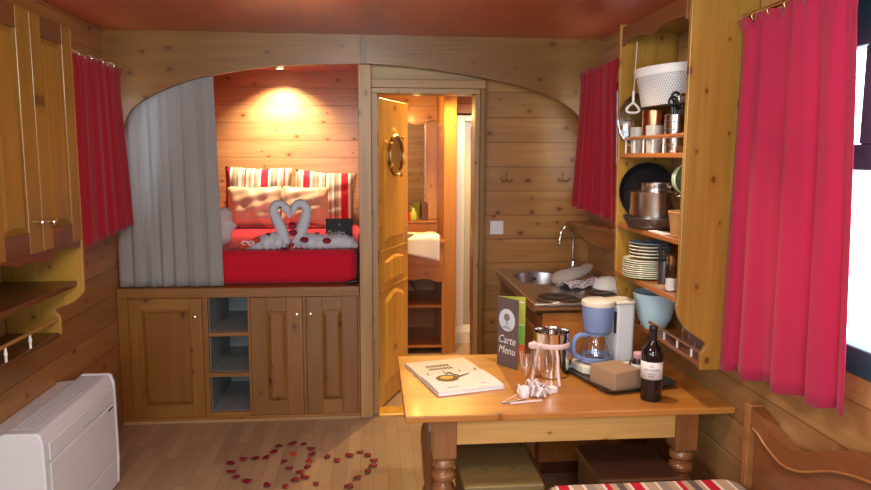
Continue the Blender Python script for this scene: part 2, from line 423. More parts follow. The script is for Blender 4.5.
def tag(o, label, cat, group=None, kind=None):
    o['label'] = label; o['category'] = cat
    if group: o['group'] = group
    if kind: o['kind'] = kind
    return o

def thing(name, label, cat, loc, rz=0., group=None):
    o = bpy.data.objects.new(name, None); COL.objects.link(o); o.location = loc; o.rotation_euler = (0, 0, rz)
    o.empty_display_size = .05
    ORIGIN[o] = Vector(loc)
    return tag(o, label, cat, group)

def struct(o): o['kind'] = 'structure'; return o

def dup(o, parent=None, loc=None, rz=None, label=None, group=None):
    c = o.copy(); COL.objects.link(c)
    if parent is not None: c.parent = parent
    if loc is not None: c.location = loc
    if rz is not None: c.rotation_euler = (0, 0, rz)
    if label: c['label'] = label
    if group: c['group'] = group
    for ch in list(o.children): dup(ch, c)
    return c

def XF(loc=(0, 0, 0), rz=0., x=None, y=None):
    if x is not None:
        x = Vector(x).normalized(); y = Vector(y).normalized(); z = x.cross(y)
        m = Matrix((x, y, z)).transposed().to_4x4()
        return Matrix.Translation(loc) @ m
    return Matrix.Translation(loc) @ Matrix.Rotation(rz, 4, 'Z')

def spline(pts, n=6):
    """Catmull-Rom through the points (tuples of any length)"""
    P = [pts[0]] + list(pts) + [pts[-1]]; out = []
    for i in range(1, len(P) - 2):
        for k in range(n):
            t = k / n
            out.append(tuple(.5 * (2 * b + (c - a) * t + (2 * a - 5 * b + 4 * c - d) * t * t + (3 * b - a - 3 * c + d) * t ** 3)
                             for a, b, c, d in zip(P[i - 1], P[i], P[i + 1], P[i + 2])))
    out.append(tuple(pts[-1])); return out

def text_part(name, body, size, mat, parent, loc, rot, shear=0., align='CENTER', ext=.0004, sx=1.):
    """printed lettering turned into a thin mesh; loc and rot in the parent's frame"""
    cu = bpy.data.curves.new(name, 'FONT'); cu.body = body; cu.size = size; cu.align_x = align; cu.align_y = 'CENTER'; cu.shear = shear; cu.extrude = ext
    ob = bpy.data.objects.new(name + '_curve', cu); COL.objects.link(ob)
    dg = bpy.context.evaluated_depsgraph_get(); dg.update()
    me = bpy.data.meshes.new_from_object(ob.evaluated_get(dg), depsgraph=dg)
    bpy.data.objects.remove(ob); bpy.data.curves.remove(cu)
    for v in me.vertices: v.co.x *= sx
    me.materials.clear(); me.materials.append(M[mat])
    o = bpy.data.objects.new(name, me); COL.objects.link(o); o.parent = parent
    o.location = loc; o.rotation_euler = rot
    ORIGIN[o] = ORIGIN.get(parent, Vector((0, 0, 0)))
    return o

# ------------------------------------------------------------------ the setting
ZC = 2.365
def wall(name, mat, plane, a, b, u0, u1, z0, z1, holes=()):
    """solid wall between plane=a and plane=b ('x' or 'y'), with rectangular openings (u0,u1,z0,z1)"""
    us = sorted({u0, u1} | {h[0] for h in holes} | {h[1] for h in holes}); zs = sorted({z0, z1} | {h[2] for h in holes} | {h[3] for h in holes})
    nu, nz = len(us) - 1, len(zs) - 1
    def solid(i, j):
        if not (0 <= i < nu and 0 <= j < nz): return False
        cu, cz = (us[i] + us[i + 1]) / 2, (zs[j] + zs[j + 1]) / 2
        return not any(h[0] < cu < h[1] and h[2] < cz < h[3] for h in holes)
    V = {}; vs = []; fs = []
    def vid(i, j, s):
        k = (i, j, s)
        if k not in V:
            V[k] = len(vs); c = b if s else a
            vs.append((c, us[i], zs[j]) if plane == 'x' else (us[i], c, zs[j]))
        return V[k]
    for i in range(nu):
        for j in range(nz):
            if not solid(i, j): continue
            q = [(i, j), (i + 1, j), (i + 1, j + 1), (i, j + 1)]
            fs.append([vid(*p, 0) for p in q]); fs.append([vid(*p, 1) for p in reversed(q)])
            for (di, dj), (p, r) in (((0, -1), (q[0], q[1])), ((1, 0), (q[1], q[2])), ((0, 1), (q[2], q[3])), ((-1, 0), (q[3], q[0]))):
                if not solid(i + di, j + dj): fs.append([vid(*p, 0), vid(*p, 1), vid(*r, 1), vid(*r, 0)])
    return struct(MB().add(vs, fs).build(name, mat))

struct(MB().box(-1.62, 1.6, -1.86, 6.6, -.06, 0).build('floor', 'floor'))
struct(MB().box(-1.62, 1.6, -1.86, 6.6, ZC, ZC + .05).build('ceiling', 'ceiling'))
wall('wall_left', 'wall_y', 'x', -1.60, -1.54, -1.80, 6.26, 0, ZC, [(3.62, 4.12, 1.34, 2.06), (-.9, .5, 1.02, 2.05)])
wall('wall_right', 'wall_yr', 'x', 1.41, 1.47, -1.80, 6.56, 0, ZC, [(.85, 2.30, 1.02, 2.25), (3.66, 4.14, 1.36, 2.08)])
wall('wall_front', 'wall_x', 'y', -1.86, -1.80, -1.60, 1.47, 0, ZC, [(-1.35, .45, .5, 2.1)])
wall('wall_back', 'wall_x', 'y', 4.45, 4.50, 0.0, 1.41, 0, ZC, [(.035, .64, 0, 2.03)])
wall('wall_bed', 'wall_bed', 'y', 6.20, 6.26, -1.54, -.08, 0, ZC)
wall('wall_partition', 'wall_bath', 'x', -.08, 0.0, 4.402, 6.45, 0, ZC)
wall('wall_washroom', 'wall_bath', 'y', 6.45, 6.51, -.08, 1.41, 0, ZC)

def window(n, plane, c0, c1, u0, u1, z0, z1, bars=(), fw=.05):
    """frame (structure) with its pane; bars are (u0,u1,z0,z1) boxes"""
    def bx(mb, a, b, lo, hi):
        return mb.box(c0, c1, a, b, lo, hi) if plane == 'x' else mb.box(a, b, c0, c1, lo, hi)
    m = MB()
    bx(m, u0, u0 + fw, z0, z1); bx(m, u1 - fw, u1, z0, z1); bx(m, u0 + fw, u1 - fw, z0, z0 + fw * 1.5); bx(m, u0 + fw, u1 - fw, z1 - fw, z1)
    for q in bars: bx(m, *q)
    f = struct(m.build('window_%d' % n, 'window_frame', bevel=.006))
    cm = (c0 + c1) / 2; p = MB()
    if plane == 'x': p.box(cm - .002, cm + .002, u0 + fw, u1 - fw, z0 + fw, z1 - fw)
    else: p.box(u0 + fw, u1 - fw, cm - .002, cm + .002, z0 + fw, z1 - fw)
    p.build('window_pane', 'pane', f)
    return f
window(1, 'x', 1.40, 1.45, .85, 2.30, 1.02, 2.25, [(.90, 2.25, 1.615, 1.69), (1.83, 1.925, 1.69, 1.97), (.90, 2.25, 1.97, 2.20)], .055)
window(2, 'x', -1.585, -1.545, 3.62, 4.12, 1.34, 2.06)
window(3, 'x', 1.415, 1.455, 3.66, 4.14, 1.36, 2.08)
window(4, 'y', -1.85, -1.81, -1.35, .45, .5, 2.1, [(-.48, -.42, .575, 2.05)])  # unseen window behind the camera, put in for daylight fill
window(5, 'x', -1.585, -1.545, -.9, .5, 1.02, 2.05)

# arched boards, post and door frame
AL = [(-1.54, 1.74), (-1.50, 1.755), (-1.45, 1.80), (-1.429, 1.865), (-1.387, 1.923), (-1.317, 1.976), (-1.212, 2.028), (-1.057, 2.088), (-.884, 2.125), (-.664, 2.162), (-.419, 2.183), (-.243, 2.192), (-.079, 2.195)]
AR = [(-.006, 2.197), (.173, 2.188), (.353, 2.170), (.535, 2.146), (.719, 2.117), (.905, 2.078), (1.062, 2.031), (1.17, 1.982), (1.253, 1.926), (1.296, 1.87), (1.34, 1.80), (1.41, 1.77)]
struct(MB().prism([(-.0795, 2.195), (-.0795, ZC), (-1.54, ZC)] + spline(AL, 4), 'y', 4.295, 4.33).build('trim_1', 'arch'))
struct(MB().prism([(1.41, ZC), (-.0785, ZC), (-.0785, 2.197)] + spline(AR, 4), 'y', 4.297, 4.33).build('trim_2', 'arch'))
struct(MB().box(-.062, -.034, 4.283, 4.294, 2.195, 2.355).build('trim_3', 'strip', bevel=.002))
struct(MB().box(-.079, -.002, 4.30, 4.40, 0, 2.194).build('trim_4', 'pale_z', bevel=.003))
struct(MB().box(-.001, .037, 4.345, 4.445, 0, 2.03).build('trim_5', 'pale_z', bevel=.002))
struct(MB().box(.638, .668, 4.345, 4.445, 0, 2.03).build('trim_6', 'pale_z', bevel=.002))
struct(MB().box(-.001, .668, 4.347, 4.445, 2.031, 2.062).build('trim_7', 'pale_x', bevel=.002))
struct(MB().box(-.001, .70, 4.335, 4.445, 2.063, 2.114).build('trim_8', 'pale_x', bevel=.003))
struct(MB().box(.669, .70, 4.337, 4.445, 0, 2.062).build('trim_9', 'honey_z', bevel=.003))
struct(MB().box(-.001, .70, 4.40, 4.445, 2.115, ZC).build('trim_10', 'pale_x'))
struct(MB().box(-1.54, -1.528, -1.80, 4.29, ZC - .016, ZC).build('trim_11', 'oak_y', bevel=.004))
struct(MB().box(1.398, 1.41, -1.80, 4.29, ZC - .016, ZC).build('trim_12', 'oak_y', bevel=.004))
struct(MB().prism([(4.30, 0), (4.30, .012), (4.318, .018), (4.445, .018), (4.445, 0)], 'x', .037, .638).build('trim_13', 'door_z'))

# ------------------------------------------------------------------ cabinet doors
def cab_door(root, name, O, xd, nd, w, h, st, rl, ms, mr, mp, knob=None, mk='silver_knob', rise=.011, brail=None):
    """framed door: O = lower corner on its front plane, xd = direction along the width, nd = outward normal"""
    xd = Vector(xd).normalized(); nd = Vector(nd).normalized()
    X = XF(O, x=xd, y=-nd)
    if X.to_3x3().determinant() < 0 or (X.to_3x3() @ Vector((0, 0, 1))).z < 0:
        O = Vector(O) + xd * w; X = XF(O, x=-xd, y=-nd)
        if knob: knob = (w - knob[0], knob[1])
    br = brail or rl
    d = MB(X).loft([(st - .008, w - st + .008, br - .008, h - rl + .008, .02), (st - .008, w - st + .008, br - .008, h - rl + .008, .013), (st + .004, w - st - .004, br + .004, h - rl - .004, .013), (st + .026, w - st - .026, br + .026, h - rl - .026, .013 - rise)]).build(name, mp, root)
    for a in (0, w - st): MB(X).box(a, a + st, 0, .021, 0, h).build('stile', ms, d, bevel=.003)
    for lo, hi in ((0, br), (h - rl, h)): MB(X).box(st, w - st, .0008, .0205, lo, hi).build('rail', mr, d, bevel=.002)
    if knob:
        k = [(.004, 0), (.0045, -.012), (.0105, -.016), (.013, -.021), (.011, -.027), (.004, -.030)]
        MB(X @ Matrix.Translation((knob[0], 0, knob[1]))).lathe(k, ax='y', n=16).build('knob', mk, d, smooth='auto')
    return d

# ------------------------------------------------------------------ bed platform with cupboards
FY = 4.30
bb = thing('storage_bed', 'brown pine built-in bed base with three panelled doors and three grey open cubbies', 'bed', (-.81, 4.9, 0))
MB().box(-1.537, -.081, FY, 4.336, .788, .848).build('top_rail', 'bed_x', bb, bevel=.004)
MB().box(-1.537, -.081, FY, 4.33, 0, .034).build('plinth', 'bed_x', bb, bevel=.002)
MB().box(-1.537, -.081, FY - .012, FY - .001, 0, .018).build('floor_strip', 'pale_x', bb, bevel=.003)
for x0, x1 in ((-1.537, -1.476), (-1.037, -1.006), (-.768, -.752), (-.434, -.412), (-.096, -.081)):
    MB().box(x0, x1, FY + .001, 4.33, .034, .788).build('post', 'bed_z', bb, bevel=.002)
for lo, hi in ((.288, .314), (.545, .57), (.034, .06)):
    MB().box(-1.006, -.768, FY + .003, 4.33, lo, hi).build('cubby_rail', 'bed_x', bb, bevel=.002)
for lo, hi in ((.06, .288), (.314, .545), (.57, .788)):
    m = MB(); x0, x1, y0, y1 = -1.005, -.769, 4.331, 4.92
    m.add([(x0, y0, lo), (x1, y0, lo), (x1, y0, hi), (x0, y0, hi), (x0, y1, lo), (x1, y1, lo), (x1, y1, hi), (x0, y1, hi)], [(0, 1, 5, 4), (1, 2, 6, 5), (2, 3, 7, 6), (3, 0, 4, 7), (4, 5, 6, 7)])
    m.build('cubby_lining', 'grey_board', bb, solid=.004)
cab_door(bb, 'door', (-1.474, FY, .036), (1, 0, 0), (0, -1, 0), .435, .75, .075, .078, 'bed_z', 'bed_x', 'bed_z', (.395, .64))
cab_door(bb, 'door', (-.751, FY, .036), (1, 0, 0), (0, -1, 0), .316, .75, .098, .086, 'bed_z', 'bed_x', 'bed_z', (.285, .645))
cab_door(bb, 'door', (-.411, FY, .036), (1, 0, 0), (0, -1, 0), .314, .75, .095, .086, 'bed_z', 'bed_x', 'bed_z', (.028, .645))
MB().box(-1.537, -.081, 4.337, 6.198, .80, .848).build('platform', 'bed_x', bb)
MB().box(-.766, -.083, 4.35, 4.37, .034, .80).build('inner_back', 'bed_z', bb)

# mattress
mt = thing('mattress', 'bed mattress under a taut bright red fitted sheet in the alcove', 'mattress', (-.81, 5.3, .849))
def mattress_pt(u, v):
    # superellipse cross-section swept as a closed rounded slab
    return None
m = MB(); ring = []
def rr_loop(x0, x1, y0, y1, r, z, n=6):
    out = []
    for cx, cy, a0 in ((x1 - r, y1 - r, 0), (x0 + r, y1 - r, 90), (x0 + r, y0 + r, 180), (x1 - r, y0 + r, 270)):
        for k in range(n + 1):
            a = math.radians(a0 + 90 * k / n); out.append((cx + r * math.cos(a), cy + r * math.sin(a), z))
    return out
def rslab(mb, x0, x1, y0, y1, z0, z1, rc, re, n=6, k=5):
    """slab with rounded corners (rc) and rounded edges (re)"""
    loops = []
    for j in range(k + 1):
        a = PI / 2 * j / k; loops.append((re * (1 - math.sin(a)), z0 + re * (1 - math.cos(a))))
    for j in range(k + 1):
        a = PI / 2 * j / k; loops.append((re * (1 - math.cos(a)), z1 - re * (1 - math.sin(a))))
    vs = []; 
    for ins, z in loops: vs += rr_loop(x0 + ins, x1 - ins, y0 + ins, y1 - ins, max(.004, rc - ins), z, n)
    L = 4 * (n + 1); fs = []
    for i in range(len(loops) - 1):
        for q in range(L): fs.append((i * L + q, i * L + (q + 1) % L, (i + 1) * L + (q + 1) % L, (i + 1) * L + q))
    fs.append(tuple(range(L - 1, -1, -1))); fs.append(tuple((len(loops) - 1) * L + q for q in range(L)))
    return mb.add(vs, fs)
rslab(MB(), -1.51, -.10, 4.388, 6.19, .85, 1.062, .06, .045).build('sheet', 'red_sheet', mt, smooth=True)
MB().tube([(-1.45, 4.390, 1.036), (-.8, 4.390, 1.037), (-.15, 4.390, 1.036)], .004, 6).build('seam', 'red_sheet', mt)
bs = MB().tube(spline([(-.165, 4.352, .857), (-.14, 4.35, .866), (-.115, 4.352, .872), (-.088, 4.355, .868)]), [.008, .011, .011, .011, .011, .011, .011, .011, .011, .011, .011, .011, .012, .012, .012, .012, .012, .012, .01][:19], 8)
tag(bs.build('strap', 'black', origin=(-.13, 4.352, .85), smooth=True), 'short black strap sticking out under the mattress corner by the pale post', 'strap')

# ------------------------------------------------------------------ pillows
def pillow_mb(w, h, t, xf, seed=0, crumple=.012):
    r = random.Random(seed); ph = [r.uniform(0, 6) for _ in range(4)]
    m = MB(xf); nu, nv = 22, 16
    for sgn in (-1, 1):
        def fn(u, v):
            a, b = 2 * u - 1, 2 * v - 1
            pin = 1 - .07 * (abs(a) ** 2 * (1 - abs(b) ** 2) * 0 + (1 - abs(a) ** 3) * abs(b) ** 2 * 0 + .0)
            x = a * w / 2 * (1 - .06 * (1 - b * b) ** 1 * abs(a) ** 6 * 0 - .05 * (1 - abs(b)) * abs(a)); z = b * h / 2 * (1 - .07 * (1 - abs(a)) * abs(b))
            th = t / 2 * max(0, (1 - abs(a) ** 3.2)) ** .55 * max(0, (1 - abs(b) ** 3.2)) ** .55
            th += crumple * th / (t / 2) * (math.sin(9 * a + ph[0] + 3 * b) + math.sin(11 * b + ph[1] - 4 * a)) * .5
            return (x * pin, sgn * th, z)
        m.grid(fn, nu, nv)
    return m
def pillow(name, label, cat, mat, c, w, h, t, lean, rz=0, roll=0, seed=0, group=None):
    xf = Matrix.Rotation(rz, 4, 'Z') @ Matrix.Rotation(-lean, 4, 'X') @ Matrix.Rotation(roll, 4, 'Y')
    o = pillow_mb(w, h, t, xf, seed).build(name, mat, smooth=True, local=True)
    o.location = c; ORIGIN[o] = Vector(c)
    bm = bmesh.new(); bm.from_mesh(o.data); bmesh.ops.remove_doubles(bm, verts=bm.verts, dist=.0008); bmesh.ops.recalc_face_normals(bm, faces=bm.faces); bm.to_mesh(o.data); bm.free()
    return tag(o, label, cat, group)
pillow('bed_pillow', 'striped bed pillow on the curtain side, behind the left beige cushion', 'pillow', 'striped_pillow', (-.960, 6.05, 1.318), .56, .48, .17, .20, 0, .02, 1, 'striped bed pillows')
pillow('bed_pillow', 'striped bed pillow next to the pale post, tilted to the right', 'pillow', 'striped_pillow_b', (-.405, 6.05, 1.305), .52, .44, .17, .22, -.03, .07, 5, 'striped bed pillows')
pillow('satin_cushion', 'beige satin cushion on the curtain side, behind the left towel swan', 'cushion', 'beige_satin', (-.962, 5.83, 1.238), .43, .34, .15, .30, 0, 0, 3, 'beige satin cushions')
pillow('satin_cushion', 'beige satin cushion nearer the pale post, behind the right towel swan', 'cushion', 'beige_satin', (-.548, 5.82, 1.238), .38, .34, .15, .32, .05, .03, 8, 'beige satin cushions')

# towel swans, facing each other in a heart
MZ = 1.062
def swan(name, label, neck, body, eye, beak, mirror=1):
    x0 = neck[0][0]
    t = thing(name, label, 'towel swan', (x0, 4.46, MZ), 0, 'towel swans')
    nk = spline([(x, 4.46, z, r) for x, z, r in neck], 5)
    MB().tube([p[:3] for p in nk], [p[3] for p in nk], 12).build('neck', 'swan_cloth', t, smooth=True)
    bd = spline([(x, 4.47 + .01 * math.sin(i * 2), MZ + r * 1.04, r) for i, (x, r) in enumerate(body)], 6)
    b = MB().tube([p[:3] for p in bd], [p[3] * (1 + .09 * math.sin(i * 1.9)) for i, p in enumerate(bd)], 14, flat=1.35)
    b.build('body', 'swan_cloth', t, smooth=True)
    for k in range(3):
        q = bd[4 + 5 * k]
        MB().tube(spline([(q[0] - .03, 4.44 - q[3], MZ + q[3] * (.4 + .3 * k)), (q[0], 4.445 - q[3] * .9, MZ + q[3] * 1.3), (q[0] + .05 * mirror, 4.46, MZ + q[3] * 1.75)]), .006, 6).build('fold', 'swan_cloth', t, smooth=True)
    if eye: MB().ball((eye[0], 4.435, eye[1]), .009, .005, .006).build('eye', 'black', t, smooth=True)
    return t
swan('towel_swan', 'left towel swan, with a dark eye and its tail towards the curtain',
     [(-.548, 1.10, .034), (-.556, 1.15, .036), (-.580, 1.215, .036), (-.612, 1.285, .030), (-.617, 1.32, .028), (-.600, 1.343, .028), (-.570, 1.347, .028), (-.540, 1.323, .026), (-.524, 1.288, .016), (-.515, 1.262, .007)],
     [(-.535, .026), (-.57, .046), (-.64, .052), (-.72, .034), (-.775, .020), (-.815, .006)], (-.572, 1.330), None, -1)
swan('towel_swan', 'right towel swan, its long flat tail towards the pale post',
     [(-.476, 1.10, .034), (-.460, 1.155, .036), (-.430, 1.228, .036), (-.410, 1.295, .030), (-.418, 1.335, .028), (-.442, 1.353, .027), (-.474, 1.346, .026), (-.490, 1.318, .020), (-.500, 1.285, .009)],
     [(-.488, .026), (-.44, .050), (-.36, .048), (-.28, .044), (-.21, .046), (-.14, .038), (-.095, .012)], None, None, 1)

bxo = thing('gift_box', 'small black gift card box leaning behind the right swan tail', 'gift box', (-.215, 4.60, MZ))
MB(XF((-.215, 4.60, MZ), .05) @ Matrix.Rotation(-.12, 4, 'X')).box(-.088, .088, 0, .022, .001, .182).build('box', 'pink_gloss', bxo, bevel=.002)
MB(XF((-.215, 4.60, MZ), .05) @ Matrix.Rotation(-.12, 4, 'X')).prism([(-.008, .140), (0, .153), (.008, .140), (0, .134)], 'y', -.0012, -.0002).build('emblem', 'grey_ink', bxo)
text_part('lettering', 'Guides', .040, 'vent', bxo, (-.020, .0085, .088), (PI / 2 - .12, 0, .05), sx=1.05)

sc = thing('rolled_treat', 'small red and orange paper roll tied with a white ribbon beside the left swan tail', 'paper roll', (-.76, 4.40, MZ))
d = Vector((.10, 0, .055)).normalized()
MB().tube([(-.815, 4.402, MZ + .020), (-.70, 4.402, MZ + .075)], .017, 12).build('roll', 'petal_o', sc, smooth='auto')
MB().tube([Vector((-.762, 4.402, MZ + .046)) + Vector((-.5 * math.sin(a) * .02, math.cos(a) * .0185, math.sin(a) * .0165)) for a in [k * PI / 8 for k in range(16)]], .004, 6, closed=True).build('ribbon', 'white_rib', sc, smooth=True)
for s in (-1, 1): MB().tube(spline([(-.765, 4.384, MZ + .05), (-.765 + s * .02, 4.376, MZ + .064), (-.765 + s * .038, 4.378, MZ + .05), (-.765 + s * .018, 4.38, MZ + .043)]), .004, 6).build('bow_loop', 'white_rib', sc, smooth=True)

def petal_mb(r=.022, seed=0):
    q = random.Random(seed); m = MB(); n = 10; vs = [(0, 0, .004)]; a0 = q.uniform(0, 6)
    for k in range(n):
        a = 2 * PI * k / n; rr = r * (1 + .22 * math.cos(a - a0) + q.uniform(-.08, .08))
        vs.append((rr * math.cos(a), .78 * rr * math.sin(a), .0045 + .006 * (math.sin(2 * a + a0) + 1) * .6))
    fs = [(0, 1 + k, 1 + (k + 1) % n) for k in range(n)]
    return m.add(vs, fs)
PET = [petal_mb(.024, s).build('rose_petal', 'petal', local=True, solid=.0015, smooth=True) for s in range(5)]
PETO = petal_mb(.024, 9).build('rose_petal', 'petal_o', local=True, solid=.0015, smooth=True)
used = set()
def petal(src, loc, rz, label, group, tilt=0, s=1.):
    o = src if src.name not in used else dup(src)
    used.add(src.name)
    o.location = loc; o.rotation_euler = (tilt, 0, rz); o.scale = (s, s, s)
    return tag(o, label, 'petal', group)
LEFT = [(-.77, 3.673), (-.712, 3.724), (-.643, 3.726), (-.589, 3.729), (-.563, 3.808), (-.544, 3.883), (-.47, 3.908), (-.398, 3.902), (-.356, 3.829), (-.345, 3.756), (-.487, 3.677), (-.446, 3.595), (-.355, 3.595), (-.387, 3.536), (-.352, 3.48), (-.398, 3.446), (-.739, 3.576), (-.706, 3.505), (-.645, 3.453), (-.538, 3.40), (-.445, 3.382)]
RIGHT = [(-.295, 3.40), (-.258, 3.723), (-.199, 3.674), (-.136, 3.726), (-.077, 3.766), (-.033, 3.728), (-.005, 3.653), (-.011, 3.584), (-.036, 3.522), (-.085, 3.449), (-.127, 3.362)]
for i, (x, y) in enumerate(LEFT):
    petal(PET[i % 5], (x, y, .001), rnd.uniform(0, 6), 'dark red rose petal lying on the floor in the heart nearer the heater', 'petals of the left floor heart', s=rnd.uniform(.85, 1.15))
for i, (x, y) in enumerate(RIGHT):
    petal(PET[i % 5], (x, y, .001), rnd.uniform(0, 6), 'dark red rose petal lying on the floor in the heart nearer the table', 'petals of the right floor heart', s=rnd.uniform(.85, 1.15))
petal(PETO, (-.44, 3.769, .001), .4, 'orange red rose petal lying inside the left floor heart', 'orange petals on the floor')
petal(PETO, (-.351, 3.677, .001), 1.9, 'orange red rose petal on the right edge of the left floor heart', 'orange petals on the floor')
for i, (x, y, z, t, lb) in enumerate([(-.545, 4.385, MZ + .004, .2, 'dark red petal lying on the sheet where the two swans meet'), (-.428, 4.394, MZ + .062, 1.1, 'dark red petal stuck on the breast of the right swan'), (-.290, 4.405, MZ + .058, 1., 'dark red petal stuck halfway along the tail of the right swan'),
                                   (-.497, 4.41, 1.215, 1.3, 'dark red petal caught between the two swan necks'), (-.640, 4.44, MZ + .092, .5, 'dark red petal on top of the left swan body, nearer the neck'), (-.70, 4.45, MZ + .07, .4, 'dark red petal on top of the left swan body, nearer the tail'), (-.365, 4.47, MZ + .09, .3, 'dark red petal on top of the right swan body'),
                                   (-.499, 4.405, 1.175, 1.3, 'dark red petal low between the swan necks'), (-.87, 4.43, MZ + .001, 0., 'dark red petal lying on the sheet in front of the white towel')]):
    petal(PET[i % 5], (x, y, z), rnd.uniform(0, .8), lb, 'petals on the bed', t, 1.1)

wt = MB()
def towel_fn(u, v):
    a = 2 * PI * u
    return (-1.03 + .13 * math.cos(a) * (.6 + .4 * math.sin(PI * v)) + .012 * math.sin(5 * v * PI + 3 * a), 4.68 + .10 * math.sin(a), MZ + .012 + .235 * v + .012 * math.sin(3 * a))
wt.grid(towel_fn, 24, 12)
n0 = len(wt.v); wt.f.append(tuple(range(12 * 25, 12 * 25 + 24)))
wo = wt.build('folded_towel', 'white_cloth', origin=(-1.03, 4.68, MZ), smooth=True)
tag(wo, 'white folded towel on the red sheet, half hidden by the grey curtain', 'towel')

# recess ceiling light
sl = thing('recessed_spotlight', 'small round lit spotlight in the ceiling above the bed', 'spotlight', (-.745, 5.96, ZC))
MB().lathe([(.045, ZC - .001), (.047, ZC - .007), (.034, ZC - .009), (.031, ZC - .002)], (-.745, 5.96, 0), cap=False).build('ring', 'brass', sl, smooth='auto', solid=.001)
MB().lathe([(.030, ZC - .001), (.028, ZC - .005), (.010, ZC - .008)], (-.745, 5.96, 0)).build('bulb', 'bulb', sl)

# ------------------------------------------------------------------ wall cabinet on the left wall
wc = thing('wall_cabinet', 'honey pine wall cabinet with two panelled doors and open shelves below, on the left wall', 'wall cabinet', (-1.37, 2.66, .88))
MB().box(-1.538, -1.232, 2.31, 3.03, 1.30, 2.155).build('carcass', 'honey_z', wc)
endp = [(-1.538, 2.158), (-1.213, 2.158), (-1.213, 1.085)] + spline([(-1.219, 1.07), (-1.262, 1.031), (-1.322, 1.008), (-1.337, .992), (-1.320, .970), (-1.317, .945)], 4) + [(-1.317, .893), (-1.538, .875)]
MB().prism(endp, 'y', 3.031, 3.05).build('end_panel', 'panel_z', wc, bevel=.003)
MB().prism([(-1.538, 2.158), (-1.213, 2.158), (-1.213, 1.085), (-1.317, 1.0), (-1.317, .893), (-1.538, .875)], 'y', 2.29, 2.309).build('end_panel', 'panel_z', wc)
wv = [(2.31, 1.30)] + [(2.31 + .72 * k / 36, 1.268 + .009 * math.sin(2 * PI * k / 12.) + .012 * math.sin(2 * PI * k / 36 * 1.5)) for k in range(37)] + [(3.03, 1.30)]
MB().prism(wv, 'x', -1.231, -1.216).build('valance', 'dark_y', wc)
cab_door(wc, 'door', (-1.21, 2.692, 1.296), (0, 1, 0), (1, 0, 0), .338, .862, .080, .078, 'honey_z', 'dark_y', 'honey_z', (.047, .105))
cab_door(wc, 'door', (-1.21, 2.318, 1.296), (0, 1, 0), (1, 0, 0), .370, .862, .100, .078, 'honey_z', 'dark_y', 'honey_z', (.330, .112))
MB().box(-1.538, -1.24, 2.31, 3.03, 1.100, 1.124).build('shelf', 'dark_y', wc, bevel=.003)
MB().box(-1.538, -1.322, 2.31, 3.03, .882, .902).build('shelf', 'dark_y', wc, bevel=.003)
MB().tube([(-1.328, 2.31, .962), (-1.328, 3.03, .962)], .0075, 8).build('gallery_rail', 'honey_y', wc)
for y in (2.42, 2.60, 2.785): MB().lathe([(.005, .902), (.0045, .92), (.007, .932), (.0045, .944), (.005, .957)], (-1.328, y, 0), 10).build('baluster', 'paint', wc)

# ------------------------------------------------------------------ fan heater against the left wall
ht = thing('fan_heater', 'large white floor standing fan heater unit against the left wall', 'heater', (-1.40, 3.10, 0))
prof = [(-1.538, .05), (-1.538, .545), (-1.50, .553), (-1.432, .556), (-1.427, .578), (-1.415, .584), (-1.296, .584), (-1.284, .580), (-1.271, .535), (-1.268, .172), (-1.272, .16), (-1.275, .03), (-1.285, .012), (-1.50, .012)]
MB().prism(prof, 'y', 2.72, 3.445).build('casing', 'white_plastic', ht, bevel=.004)
cap = [(-1.538, .03), (-1.538, .548), (-1.43, .559), (-1.425, .583), (-1.412, .589), (-1.292, .589), (-1.278, .584), (-1.265, .54), (-1.262, .16), (-1.268, .035), (-1.29, .006), (-1.50, .006)]
MB().prism(cap, 'y', 2.695, 2.722).build('end_cap', 'white_plastic', ht, bevel=.006)
MB().prism(cap, 'y', 3.443, 3.465).build('end_cap', 'white_plastic', ht, bevel=.006)
MB().loft([(2.742, 3.455, .462, .528, -1.268), (2.742, 3.455, .462, .528, -1.262), (2.745, 3.452, .465, .525, -1.260)]) if False else None
MB().prism([(-1.2705, .530), (-1.2635, .527), (-1.2625, .462), (-1.2685, .458)], 'y', 2.745, 3.42).build('upper_flap', 'white_plastic', ht, bevel=.002)
MB().prism([(-1.2685, .448), (-1.2625, .446), (-1.2625, .186), (-1.2685, .182)], 'y', 2.745, 3.42).build('front_panel', 'white_plastic', ht, bevel=.002)
MB().prism([(-1.274, .166), (-1.268, .164), (-1.271, .03), (-1.276, .03)], 'y', 2.745, 3.44).build('lower_panel', 'white_plastic', ht, bevel=.002)
MB().box(-1.2625, -1.2612, 3.345, 3.405, .432, .440).build('slot', 'dark_slot', ht)
MB().box(-1.2625, -1.2612, 3.06, 3.145, .466, .472).build('slot', 'vent', ht)
for x in (-1.405, -1.389, -1.373, -1.357, -1.341, -1.325): MB().box(x, x + .007, 2.76, 3.42, .5835, .5865).build('vent_slat', 'vent', ht)
MB().box(-1.478, -1.470, 3.02, 3.14, .5548, .5562).build('slot', 'vent', ht)

